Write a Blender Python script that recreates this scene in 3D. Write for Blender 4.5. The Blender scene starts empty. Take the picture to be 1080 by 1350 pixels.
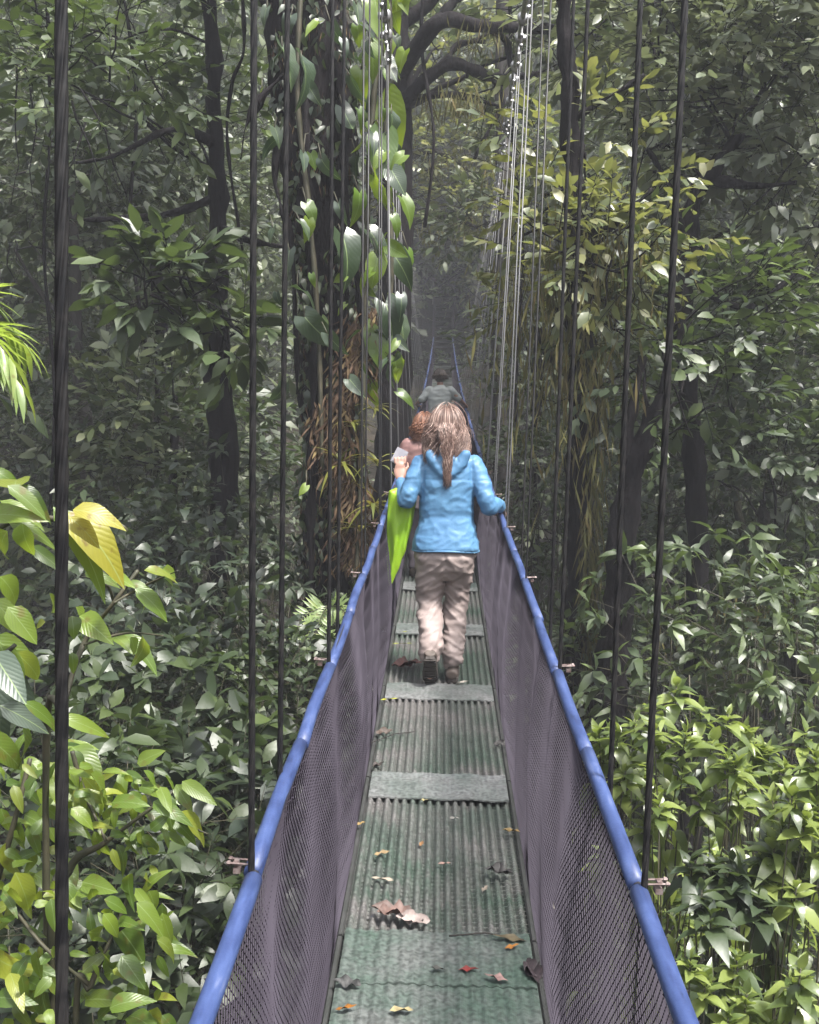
import bpy, math, random
import numpy as np
from mathutils import Vector, Matrix, noise as mnoise
rng = np.random.default_rng(11)
random.seed(5)
SC = bpy.context.scene
COL = SC.collection
PI = math.pi

# ------------------------------------------------------------------ camera
F_PX, RHO = 1500.0, 0.022
CAM = np.array([-0.03, 0.0, 1.98])
yaw, pit = math.atan(38/1500), math.atan(85/1500)
fw = np.array([-math.sin(yaw)*math.cos(pit), math.cos(yaw)*math.cos(pit), -math.sin(pit)])
r0 = np.cross(fw, [0, 0, 1.0]); r0 /= np.linalg.norm(r0)
u0 = np.cross(r0, fw)
cr = r0*math.cos(RHO) + u0*math.sin(RHO)
cu = u0*math.cos(RHO) - r0*math.sin(RHO)
cam_d = bpy.data.cameras.new("camera")
cam = bpy.data.objects.new("camera", cam_d); COL.objects.link(cam)
cam_d.sensor_fit = 'VERTICAL'; cam_d.sensor_height = 36; cam_d.lens = 36*F_PX/1350
cam_d.clip_start = 0.05; cam_d.clip_end = 2000
cam.matrix_world = Matrix(((cr[0], cu[0], -fw[0], CAM[0]), (cr[1], cu[1], -fw[1], CAM[1]),
                           (cr[2], cu[2], -fw[2], CAM[2]), (0, 0, 0, 1)))
SC.camera = cam

def at(px, py, Y):
    """world point seen at photo pixel (px, py) at bridge distance Y"""
    v = fw + cr*(px-540)/F_PX - cu*(py-675)/F_PX
    return CAM + v*((Y-CAM[1])/v[1])
def deck_z(y): return 0.07*y + 0.0011*y*y
def on_deck(px, py):
    lo, hi = 1.0, 40.0
    for _ in range(50):
        m = (lo+hi)/2
        if at(px, py, m)[2] > deck_z(m): lo = m
        else: hi = m
    return at(px, py, lo)

# ------------------------------------------------------------------ helpers
def tag(o, label=None, cat=None, group=None, kind=None):
    if label: o['label'] = label
    if cat: o['category'] = cat
    if group: o['group'] = group
    if kind: o['kind'] = kind
    return o
def empty(name, loc=(0, 0, 0), label=None, cat=None, group=None):
    o = bpy.data.objects.new(name, None); COL.objects.link(o); o.location = loc
    o.empty_display_size = .1
    return tag(o, label, cat, group)
def nrm(a):
    a = np.asarray(a, float)
    return a/np.maximum(np.linalg.norm(a, axis=-1, keepdims=True), 1e-9)

class MB:
    """collects verts and faces, builds one mesh object"""
    def __init__(s): s.v = []; s.f4 = []; s.f3 = []; s.n = 0; s.uv = []
    def add(s, v, f):
        v = np.asarray(v, float).reshape(-1, 3); f = np.asarray(f, np.int64)
        if len(f):
            (s.f4 if f.shape[1] == 4 else s.f3).append(f+s.n)
        s.v.append(v); s.n += len(v)
    def add2(s, v, f4, f3, uv=None):
        v = np.asarray(v, float).reshape(-1, 3)
        if len(f4): s.f4.append(np.asarray(f4, np.int64)+s.n)
        if len(f3): s.f3.append(np.asarray(f3, np.int64)+s.n)
        s.v.append(v); s.n += len(v)
        if uv is not None: s.uv.append(uv)
    def box(s, c, d, R=None):
        h = np.array(d)/2
        v = np.array([[x, y, z] for x in (-1, 1) for y in (-1, 1) for z in (-1, 1)])*h
        if R is not None: v = v@np.asarray(R).T
        s.add(v+np.asarray(c), [[0, 1, 3, 2], [4, 6, 7, 5], [0, 4, 5, 1], [2, 3, 7, 6], [0, 2, 6, 4], [1, 5, 7, 3]])
    def tube(s, pts, rad, sides=6, cap=True, lobes=0, lobe_amp=0, twist=0, flat=1.0):
        p = np.asarray(pts, float); n = len(p)
        rad = np.broadcast_to(np.asarray(rad, float), (n,))
        t = np.gradient(p, axis=0); t = nrm(t)
        ref = np.array([0, 0, 1.0]) if abs(t[:, 2]).mean() < .8 else np.array([0, 1.0, 0])
        a = nrm(np.cross(t, ref)); b = np.cross(t, a)
        ang = np.linspace(0, 2*PI, sides, endpoint=False)
        ang = ang[None, :]+twist*np.arange(n)[:, None]
        base = np.linspace(0, 2*PI, sides, endpoint=False)[None, :]
        rr = rad[:, None]*(1+lobe_amp*np.cos(lobes*base)) if lobes else np.repeat(rad[:, None], sides, 1)
        v = p[:, None, :]+rr[..., None]*(np.cos(ang)[..., None]*a[:, None, :]+flat*np.sin(ang)[..., None]*b[:, None, :])
        i = np.arange(n-1)[:, None]*sides; j = np.arange(sides)[None, :]; k = (j+1) % sides
        f = np.stack([i+j, i+k, i+sides+k, i+sides+j], -1).reshape(-1, 4)
        vv = v.reshape(-1, 3); f3 = []
        if cap:
            vv = np.vstack([vv, p[0], p[-1]])
            m = n*sides
            for q in range(sides):
                f3.append([m, (q+1) % sides, q]); f3.append([m+1, (n-1)*sides+q, (n-1)*sides+(q+1) % sides])
        s.add2(vv, f, f3)
    def loft(s, rings, cap=True):
        r = np.asarray(rings, float); n, k = r.shape[:2]
        i = np.arange(n-1)[:, None]*k; j = np.arange(k)[None, :]; q = (j+1) % k
        f = np.stack([i+j, i+q, i+k+q, i+k+j], -1).reshape(-1, 4)
        vv = r.reshape(-1, 3); f3 = []
        if cap:
            vv = np.vstack([vv, r[0].mean(0), r[-1].mean(0)])
            for a in range(k):
                f3.append([n*k, (a+1) % k, a]); f3.append([n*k+1, (n-1)*k+a, (n-1)*k+(a+1) % k])
        s.add2(vv, f, f3)
    def sphere(s, c, r, seg=12, rings=8):
        c = np.asarray(c); r = np.broadcast_to(np.asarray(r, float), (3,))
        R = []
        for i in range(rings+1):
            th = PI*(i+.02)/(rings+.04)
            R.append([[c[0]+r[0]*math.sin(th)*math.cos(2*PI*j/seg), c[1]+r[1]*math.sin(th)*math.sin(2*PI*j/seg), c[2]+r[2]*math.cos(th)] for j in range(seg)])
        s.loft(R)
    def mesh(s, name, smooth=True):
        me = bpy.data.meshes.new(name)
        if not s.n: return me
        v = np.vstack(s.v)
        f4 = np.vstack(s.f4) if s.f4 else np.zeros((0, 4), np.int64)
        f3 = np.vstack(s.f3) if s.f3 else np.zeros((0, 3), np.int64)
        me.vertices.add(len(v)); me.vertices.foreach_set('co', v.astype(np.float32).ravel())
        loops = np.concatenate([f4.ravel(), f3.ravel()]).astype(np.int32)
        tot = np.concatenate([np.full(len(f4), 4), np.full(len(f3), 3)]).astype(np.int32)
        st = np.concatenate([[0], np.cumsum(tot)[:-1]]).astype(np.int32)
        me.loops.add(len(loops)); me.loops.foreach_set('vertex_index', loops)
        me.polygons.add(len(tot)); me.polygons.foreach_set('loop_start', st); me.polygons.foreach_set('loop_total', tot)
        me.polygons.foreach_set('use_smooth', np.full(len(tot), smooth))
        if s.uv:
            uv = np.vstack(s.uv).astype(np.float32)
            if len(uv) == len(v):
                l = me.uv_layers.new(name='leaf'); l.data.foreach_set('uv', uv[loops].ravel())
        me.update(calc_edges=True); me.validate()
        return me
    def build(s, name, mat, parent=None, smooth=True):
        me = s.mesh(name, smooth)
        o = bpy.data.objects.new(name, me); COL.objects.link(o)
        for m in (mat if isinstance(mat, (list, tuple)) else [mat]): me.materials.append(m)
        if parent: 
            o.parent = parent
            if parent.location.length > 0: o.matrix_parent_inverse = Matrix.Translation(parent.location).inverted()
        return o

# ------------------------------------------------------------------ leaves
def prof_ellipse(t): return np.sin(PI*np.clip(t, 0, 1)**.85)**.8
def prof_lance(t): return np.sin(PI*np.clip(t, 0, 1)**.75)**1.0
def prof_ovate(t): return np.sin(PI*np.clip(t, 0, 1)**.62)**.75
class Leaves(MB):
    def __init__(s, k=2, prof=prof_ellipse, heart=False, uv=False):
        super().__init__(); s.want_uv = uv
        if heart:
            tt = np.array([0, .06, .16, .3, .46, .64, .82, 1.0]); cols = np.array([-1, -.55, 0, .55, 1])
            w = np.array([.55, .82, .98, 1.0, .90, .68, .34, .0])
            T = np.array([[max(t-.13*(1-t)**4*abs(c)*1.4, -.2) for c in cols] for t in tt])
            S = w[:, None]*cols[None, :]
            s.T, s.S = T.ravel(), S.ravel(); n = len(tt); q = []
            for i in range(n-1):
                for j in range(4): q.append([i*5+j, i*5+j+1, (i+1)*5+j+1, (i+1)*5+j])
            s.q = np.array(q); s.t3 = np.zeros((0, 3), int)
        else:
            ts = (np.arange(k)+1)/(k+1)
            T, S = [0.], [0.]
            for t in ts:
                T += [t, t, t]; S += [-prof(t), 0, prof(t)]
            T.append(1.); S.append(0.)
            tip = 3*k+1; t3 = [[0, 2, 1], [0, 3, 2], [tip, 3*k-2, 3*k-1], [tip, 3*k-1, 3*k]]; q = []
            for i in range(k-1):
                a = 1+3*i
                q += [[a, a+1, a+4, a+3], [a+1, a+2, a+5, a+4]]
            s.T, s.S = np.array(T), np.array(S); s.t3 = np.array(t3); s.q = np.array(q).reshape(-1, 4)
    def leaf(s, base, d, n, L, W, droop=.15, fold=.15, wav=0.0):
        """many leaves at once: base, direction and normal are (N,3)"""
        base = np.atleast_2d(np.asarray(base, float)); N = len(base)
        d = nrm(np.broadcast_to(d, (N, 3))); n = np.broadcast_to(n, (N, 3))
        side = nrm(np.cross(d, n)); n = np.cross(side, d)
        L = np.broadcast_to(np.asarray(L, float), (N,)); W = np.broadcast_to(np.asarray(W, float), (N,))
        droop = np.broadcast_to(np.asarray(droop, float), (N,))
        T, S = s.T[None, :, None], s.S[None, :, None]
        Ln, Wn = L[:, None, None], W[:, None, None]/2
        h = -droop[:, None, None]*Ln*T*T + fold*Wn*np.abs(S)
        if wav:
            ph = rng.uniform(0, 6.28, (N, 1, 1))
            h = h+wav*Wn*np.sin(T*11+ph+S*1.5)*np.abs(S)
        v = base[:, None, :]+d[:, None, :]*Ln*T*(1-.25*droop[:, None, None]*T)+side[:, None, :]*Wn*S+n[:, None, :]*h
        m = len(s.T); off = (np.arange(N)*m)[:, None, None]
        f4 = (s.q[None]+off).reshape(-1, 4) if len(s.q) else []
        f3 = (s.t3[None]+off).reshape(-1, 3) if len(s.t3) else []
        uv = np.tile(np.stack([s.S, s.T], 1), (N, 1)) if s.want_uv else None
        s.add2(v.reshape(-1, 3), f4, f3, uv)

UP = np.array([0, 0, 1.0])
def rnd(n): return nrm(rng.normal(size=(n, 3)))
def sprays(LV, TW, c, D, m, L, asp=.42, tw=.45, droop=.2, spread=.9, upb=1.0, whorl=False, rt=.004):
    """twigs from c along D carrying m leaves each"""
    c = np.atleast_2d(c); D = nrm(np.atleast_2d(D)); N = len(c)
    side = nrm(np.cross(D, UP+.3*rnd(N)))
    twl = tw*rng.uniform(.7, 1.3, N)
    for i in range(m):
        f = (i+1)/m if not whorl else 1-.12*rng.random()
        sg = 1 if i % 2 else -1
        if whorl:
            a = 2*PI*(i*.381966+.13*rng.random()); b2 = np.cross(D, side)
            ld = nrm(side*math.cos(a)+b2*math.sin(a)+D*rng.uniform(.15, .9, (N, 1))+.2*rnd(N))
        else:
            ld = nrm(sg*side*spread*(1.05-f*.75)+D*(.35+f*.75)+.28*rnd(N)+np.array([0, 0, -.18]))
        nn = nrm(UP*upb+.8*rnd(N)+D*.15)
        base = c+D*(twl*f)[:, None]+np.array([0, 0, -.08])*(f*f*twl)[:, None]
        sz = L*rng.uniform(.65, 1.2, N)*(1 if whorl else (.8+.3*math.sin(PI*f)))
        LV.leaf(base, ld, nn, sz, sz*asp*rng.uniform(.8, 1.2, N), droop*rng.uniform(.3, 1.8, N), .16)
    if TW is not None:
        e = c+D*twl[:, None]; a = nrm(np.cross(D, UP+.2*rnd(N)))*rt; b = np.cross(D, a)
        v = np.stack([c+a, c-a*.5+b*.87, c-a*.5-b*.87, e+a*.5, e-a*.25+b*.43, e-a*.25-b*.43], 1)
        f = np.array([[0, 1, 4, 3], [1, 2, 5, 4], [2, 0, 3, 5]])
        TW.add(v.reshape(-1, 3), (f[None]+(np.arange(N)*6)[:, None, None]).reshape(-1, 4))
def blob(LV, TW, c, R, n, m=7, L=.15, asp=.42, tw=.45, shell=.5, **kw):
    u = rnd(n); u[:, 2] = np.where((u[:, 2] < -.3) & (rng.random(n) < .5), -u[:, 2], u[:, 2])
    r = shell+(1-shell)*rng.random(n)**.6
    p = np.asarray(c)+u*r[:, None]*np.asarray(R)
    D = nrm(u*.8+.6*rnd(n)+np.array([0, 0, .1]))
    sprays(LV, TW, p, D, m, L, asp, tw, **kw)
def limb(TW, a, b, r1, r2, wob=.12, n=9, sides=7, sag=0):
    a, b = np.asarray(a, float), np.asarray(b, float)
    t = np.linspace(0, 1, n)[:, None]
    d = np.linalg.norm(b-a)
    w = np.cumsum(rng.normal(size=(n, 3)), 0)*wob*d/n; w -= w[0]+(w[-1]-w[0])*t
    p = a+(b-a)*t+w+np.array([0, 0, sag])*(4*t*(1-t))
    TW.tube(p, np.linspace(r1, r2, n), sides)
    return p
def path(TW, pts, radii, sides=12, sub=8, rough=.0):
    """smooth trunk through points"""
    P = np.asarray(pts, float); n = len(P); out = []; rr = []
    for i in range(n-1):
        p0, p1, p2, p3 = P[max(i-1, 0)], P[i], P[i+1], P[min(i+2, n-1)]
        for k in range(sub):
            t = k/sub
            out.append(.5*((2*p1)+(-p0+p2)*t+(2*p0-5*p1+4*p2-p3)*t*t+(-p0+3*p1-3*p2+p3)*t**3)); rr.append(radii[i]*(1-t)+radii[i+1]*t)
    out.append(P[-1]); rr.append(radii[-1])
    out = np.array(out); rr = np.array(rr)
    k0 = TW.n
    TW.tube(out, rr, sides)
    if rough:
        v = TW.v[-1]
        q = np.array([mnoise.noise(Vector(x)*4)+.5*mnoise.noise(Vector(x)*11) for x in v])
        TW.v[-1] = v+rnd(len(v))*rough*.15+q[:, None]*rough*nrm(v-out[np.minimum(np.arange(len(v))//sides, len(out)-1)])
    return out

# ------------------------------------------------------------------ materials
def new_mat(name):
    m = bpy.data.materials.new(name); m.use_nodes = True
    nt = m.node_tree; nt.nodes.clear()
    out = nt.nodes.new('ShaderNodeOutputMaterial')
    return m, nt, out
def N(nt, t, **kw):
    n = nt.nodes.new(t)
    for k, v in kw.items():
        if k in n.inputs: n.inputs[k].default_value = v
        else: setattr(n, k, v)
    return n
def rgb(c): return (c[0], c[1], c[2], 1)
def ramp(nt, fac, stops, interp='LINEAR'):
    r = nt.nodes.new('ShaderNodeValToRGB'); r.color_ramp.interpolation = interp
    e = r.color_ramp.elements
    while len(e) < len(stops): e.new(.5)
    for x, (p, c) in zip(e, stops): x.position = p; x.color = rgb(c)
    nt.links.new(fac, r.inputs[0]); return r.outputs[0]
def leaf_mat(name, cols, trans=(.2, .3, .03), tf=.3, rough=.38, spec=.5, patch=None, veins=False, spots=0.0):
    m, nt, out = new_mat(name); L = nt.links.new
    g = N(nt, 'ShaderNodeNewGeometry')
    c = ramp(nt, g.outputs['Random Per Island'], [(i/max(1, len(cols)-1), x) for i, x in enumerate(cols)])
    tc = N(nt, 'ShaderNodeTexCoord')
    if patch:
        nz = N(nt, 'ShaderNodeTexNoise', Scale=patch[1], Detail=2.0)
        L(tc.outputs['Object'], nz.inputs['Vector'])
        mx = N(nt, 'ShaderNodeMix', data_type='RGBA', blend_type='MIX')
        rr = ramp(nt, nz.outputs[0], [(.42, (0, 0, 0)), (.62, (1, 1, 1))])
        L(rr, mx.inputs[0]); L(c, mx.inputs[6])
        mu = N(nt, 'ShaderNodeMix', data_type='RGBA', blend_type='MULTIPLY'); mu.inputs[0].default_value = 1
        L(c, mu.inputs[6]); mu.inputs[7].default_value = rgb(patch[0]); L(mu.outputs[2], mx.inputs[7]); c = mx.outputs[2]
    bmp = N(nt, 'ShaderNodeBump', Strength=.35, Distance=.004)
    n2 = N(nt, 'ShaderNodeTexNoise', Scale=38.0, Detail=2.0); L(tc.outputs['Object'], n2.inputs['Vector'])
    hgt = n2.outputs[0]
    if veins:
        uvn = N(nt, 'ShaderNodeUVMap', uv_map='leaf'); sp = N(nt, 'ShaderNodeSeparateXYZ'); L(uvn.outputs[0], sp.inputs[0])
        ab = N(nt, 'ShaderNodeMath', operation='ABSOLUTE'); L(sp.outputs[0], ab.inputs[0])
        a1 = N(nt, 'ShaderNodeMath', operation='MULTIPLY_ADD'); L(sp.outputs[1], a1.inputs[0]); a1.inputs[1].default_value = 58
        a2 = N(nt, 'ShaderNodeMath', operation='MULTIPLY'); L(ab.outputs[0], a2.inputs[0]); a2.inputs[1].default_value = -24
        L(a2.outputs[0], a1.inputs[2])
        sn = N(nt, 'ShaderNodeMath', operation='SINE'); L(a1.outputs[0], sn.inputs[0])
        pw = N(nt, 'ShaderNodeMath', operation='POWER'); 
        ad = N(nt, 'ShaderNodeMath', operation='MULTIPLY_ADD'); L(sn.outputs[0], ad.inputs[0]); ad.inputs[1].default_value = .5; ad.inputs[2].default_value = .5
        L(ad.outputs[0], pw.inputs[0]); pw.inputs[1].default_value = .6
        mid = N(nt, 'ShaderNodeMath', operation='GREATER_THAN'); L(ab.outputs[0], mid.inputs[0]); mid.inputs[1].default_value = .035
        hm = N(nt, 'ShaderNodeMath', operation='MULTIPLY'); L(pw.outputs[0], hm.inputs[0]); L(mid.outputs[0], hm.inputs[1])
        hgt = hm.outputs[0]; bmp.inputs['Strength'].default_value = .16; bmp.inputs['Distance'].default_value = .005
        mv = N(nt, 'ShaderNodeMix', data_type='RGBA'); inv = N(nt, 'ShaderNodeMath', operation='SUBTRACT'); inv.inputs[0].default_value = 1
        L(mid.outputs[0], inv.inputs[1]); 
        m5 = N(nt, 'ShaderNodeMath', operation='MULTIPLY'); L(inv.outputs[0], m5.inputs[0]); m5.inputs[1].default_value = .5
        L(m5.outputs[0], mv.inputs[0]); L(c, mv.inputs[6]); mv.inputs[7].default_value = (.3, .4, .16, 1); c = mv.outputs[2]
    if spots:
        n3 = N(nt, 'ShaderNodeTexNoise', Scale=22.0, Detail=3.0); L(tc.outputs['Object'], n3.inputs['Vector'])
        k = ramp(nt, n3.outputs[0], [(.60, (0, 0, 0)), (.68, (spots,)*3)])
        ms = N(nt, 'ShaderNodeMix', data_type='RGBA'); L(k, ms.inputs[0]); L(c, ms.inputs[6]); ms.inputs[7].default_value = (.13, .08, .02, 1); c = ms.outputs[2]
    L(hgt, bmp.inputs['Height'])
    p = N(nt, 'ShaderNodeBsdfPrincipled', Roughness=rough); p.inputs['Specular IOR Level'].default_value = spec
    L(c, p.inputs['Base Color']); L(bmp.outputs[0], p.inputs['Normal'])
    t = N(nt, 'ShaderNodeBsdfTranslucent'); 
    mt = N(nt, 'ShaderNodeMix', data_type='RGBA'); mt.inputs[0].default_value = .6; L(c, mt.inputs[6]); mt.inputs[7].default_value = rgb(trans)
    L(mt.outputs[2], t.inputs[0])
    mix = N(nt, 'ShaderNodeMixShader'); mix.inputs[0].default_value = tf
    L(p.outputs[0], mix.inputs[1]); L(t.outputs[0], mix.inputs[2]); L(mix.outputs[0], out.inputs[0])
    return m
def solid(name, c1, c2=None, scale=8., rough=.6, spec=.4, metal=0., bump=.3, bscale=40., bdist=.005, stops=(.4, .65), stretch=None, detail=5.):
    m, nt, out = new_mat(name); L = nt.links.new
    p = N(nt, 'ShaderNodeBsdfPrincipled', Roughness=rough, Metallic=metal); p.inputs['Specular IOR Level'].default_value = spec
    tc = N(nt, 'ShaderNodeTexCoord'); vec = tc.outputs['Object']
    if stretch:
        mp = N(nt, 'ShaderNodeMapping'); mp.inputs['Scale'].default_value = stretch; L(vec, mp.inputs[0]); vec = mp.outputs[0]
    nz = N(nt, 'ShaderNodeTexNoise', Scale=scale, Detail=detail); L(vec, nz.inputs['Vector'])
    L(ramp(nt, nz.outputs[0], [(stops[0], c1), (stops[1], c2 or c1)]), p.inputs['Base Color'])
    if bump:
        n2 = N(nt, 'ShaderNodeTexNoise', Scale=bscale, Detail=4.); L(vec, n2.inputs['Vector'])
        b = N(nt, 'ShaderNodeBump', Strength=bump, Distance=bdist); L(n2.outputs[0], b.inputs['Height']); L(b.outputs[0], p.inputs['Normal'])
    L(p.outputs[0], out.inputs[0])
    return m
# ------------------------------------------------------------------ light, sky, air
SUN_EL, SUN_DIR = math.radians(62), np.array([.40, -.40])
EXPOSURE = 1.72
w = bpy.data.worlds.new("World"); SC.world = w; w.use_nodes = True
wn = w.node_tree; wn.nodes.clear()
wo = wn.nodes.new('ShaderNodeOutputWorld'); bg = wn.nodes.new('ShaderNodeBackground')
sky = wn.nodes.new('ShaderNodeTexSky'); sky.sky_type = 'NISHITA'; sky.sun_disc = False
sky.sun_elevation = SUN_EL; sky.air_density = 1.0; sky.dust_density = 4.0
sd = nrm(np.array([SUN_DIR[0], SUN_DIR[1], 0])); sky.sun_rotation = math.atan2(sd[0], sd[1])
bg.inputs[1].default_value = 0.15
hs = wn.nodes.new('ShaderNodeHueSaturation'); hs.inputs['Saturation'].default_value = .30
wn.links.new(sky.outputs[0], hs.inputs['Color']); wn.links.new(hs.outputs[0], bg.inputs[0]); wn.links.new(bg.outputs[0], wo.inputs[0])
sl = bpy.data.lights.new("sun", 'SUN'); sl.energy = 3.6; sl.angle = math.radians(8); sl.color = (1, .965, .91)
so = bpy.data.objects.new("sun", sl); COL.objects.link(so)
sv = Vector((sd[0]*math.cos(SUN_EL), sd[1]*math.cos(SUN_EL), math.sin(SUN_EL)))
so.rotation_euler = sv.to_track_quat('Z', 'Y').to_euler(); so.location = (10, -2, 30)
SC.view_settings.view_transform = 'Standard'; SC.view_settings.look = 'None'
SC.view_settings.exposure = EXPOSURE; SC.view_settings.gamma = 1
cy = SC.cycles
cy.max_bounces = 7; cy.diffuse_bounces = 3; cy.glossy_bounces = 2; cy.transmission_bounces = 4; cy.volume_bounces = 1
cy.transparent_max_bounces = 6; cy.caustics_reflective = False; cy.caustics_refractive = False; cy.sample_clamp_indirect = 4
HAZE = 0.0019
if HAZE:
    hm, hnt, hout = new_mat('mist')
    pv = N(hnt, 'ShaderNodeVolumePrincipled', Density=HAZE, Anisotropy=.0); pv.inputs['Color'].default_value = (.90, .92, 1.0, 1)
    hnt.links.new(pv.outputs[0], hout.inputs['Volume'])
    hb = MB(); hb.box((0, 32, 18), (170, 180, 62)); tag(hb.build('haze', hm, smooth=False), 'pale mist hanging in the cloud forest air', 'mist', kind='stuff')

# ------------------------------------------------------------------ shared materials
M = {}
M['steel'] = solid('wet_steel', (.42, .42, .43), (.22, .21, .2), 30, .38, .5, .75, .1)
M['darksteel'] = solid('dark_greased_steel', (.008, .008, .009), (.02, .019, .019), 40, .40, .22, .0, .15)
M['palewire'] = solid('galvanised_wire', (.085, .085, .09), (.04, .04, .04), 4, .45, .5, .2, .05)
M['rust'] = solid('rusty_bolt', (.09, .06, .055), (.2, .16, .15), 60, .55, .4, .3, .3)
M['rubber'] = solid('black_rubber', (.012, .012, .014), None, 10, .5)
# ------------------------------------------------------------------ ground
def smooth(t): t = np.clip(t, 0, 1); return t*t*(3-2*t)
def ground_z(x, y):
    x = np.asarray(x, float); y = np.asarray(y, float)
    z = -6.8+11.6*smooth((y-14)/29)+.95*np.maximum(0, y-46)+6.5*smooth((3-y)/14)
    z = z+.5*np.maximum(0, np.abs(x)-7)+.35*np.sin(x*.7+y*.31)+.3*np.sin(y*.53-x*.2)
    return np.minimum(z, 44+2*np.sin(x*.1))
gx = np.linspace(-75, 75, 151); gy = np.linspace(-50, 112, 163)
X, Y = np.meshgrid(gx, gy); gb = MB()
gv = np.stack([X, Y, ground_z(X, Y)], -1).reshape(-1, 3); nx = len(gx)
ii = np.arange(len(gy)-1)[:, None]*nx+np.arange(nx-1)[None, :]
gb.add(gv, np.stack([ii, ii+1, ii+1+nx, ii+nx], -1).reshape(-1, 4))
gm = solid('leaf_litter_soil', (.012, .011, .008), (.028, .022, .015), 1.3, .9, .2, 0, .8, 9, .08)
tag(gb.build('ground', gm), kind='structure')

# ------------------------------------------------------------------ bridge
YB0, YB1 = -3.6, 43.4
def rail_z(y): return deck_z(y)+1.0
def main_x(y): return .5*(.40+.22+.03*y+math.sqrt((.22+.03*y-.40)**2+.004))
def main_z(y): return 4.18+.09*y+.0011*y*y
bridge = empty('suspension_bridge', (0, 0, 0), 'narrow hanging footbridge with blue rails, mesh sides and green ribbed deck', 'footbridge')
# deck material: worn green paint over grey metal
def deck_mat(name, g1, g2, worn, cross=True):
    m, nt, out = new_mat(name); L = nt.links.new
    tc = N(nt, 'ShaderNodeTexCoord'); p = N(nt, 'ShaderNodeBsdfPrincipled', Roughness=.42); p.inputs['Specular IOR Level'].default_value = .5
    nz = N(nt, 'ShaderNodeTexNoise', Scale=3.1, Detail=6.0, Roughness=.65); L(tc.outputs['Object'], nz.inputs['Vector'])
    n2 = N(nt, 'ShaderNodeTexNoise', Scale=60.0, Detail=4.0); L(tc.outputs['Object'], n2.inputs['Vector'])
    n3 = N(nt, 'ShaderNodeTexNoise', Scale=1.0, Detail=2.0); L(tc.outputs['Object'], n3.inputs['Vector'])
    c = ramp(nt, n3.outputs[0], [(.4, g1), (.6, g2)])
    f = ramp(nt, nz.outputs[0], [(.40, (0, 0, 0)), (.62, (1, 1, 1))])
    mx = N(nt, 'ShaderNodeMix', data_type='RGBA'); L(f, mx.inputs[0]); L(c, mx.inputs[6]); mx.inputs[7].default_value = rgb(worn)
    mu = N(nt, 'ShaderNodeMix', data_type='RGBA', blend_type='MULTIPLY'); mu.inputs[0].default_value = 1
    L(mx.outputs[2], mu.inputs[6]); L(ramp(nt, n2.outputs[0], [(.35, (.5, .5, .5)), (.6, (1.1, 1.1, 1.1))]), mu.inputs[7])
    L(mu.outputs[2], p.inputs['Base Color'])
    b = N(nt, 'ShaderNodeBump', Strength=.35, Distance=.003); L(n2.outputs[0], b.inputs['Height'])
    if cross:
        wv = N(nt, 'ShaderNodeTexWave', Scale=16.0, Distortion=.6, bands_direction='Y'); wv.inputs['Detail Scale'].default_value = 4
        L(tc.outputs['Object'], wv.inputs['Vector'])
        b2 = N(nt, 'ShaderNodeBump', Strength=.22, Distance=.004); L(wv.outputs[0], b2.inputs['Height']); L(b.outputs[0], b2.inputs['Normal']); b = b2
    L(b.outputs[0], p.inputs['Normal']); L(p.outputs[0], out.inputs[0])
    return m
M['deck'] = deck_mat('worn_green_grating', (.042, .066, .05), (.058, .072, .062), (.11, .105, .102))
M['plate'] = deck_mat('grey_green_plate', (.066, .088, .077), (.088, .10, .094), (.135, .137, .137), False)
M['plateN'] = deck_mat('dark_green_plate', (.038, .066, .05), (.052, .072, .060), (.085, .092, .088), False)
M['under'] = solid('dark_deck_underside', (.018, .02, .018), (.03, .03, .03), 9, .8)
HW = .325
NR = 17
k = 0
yb = 3.86-1.5*4
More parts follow.
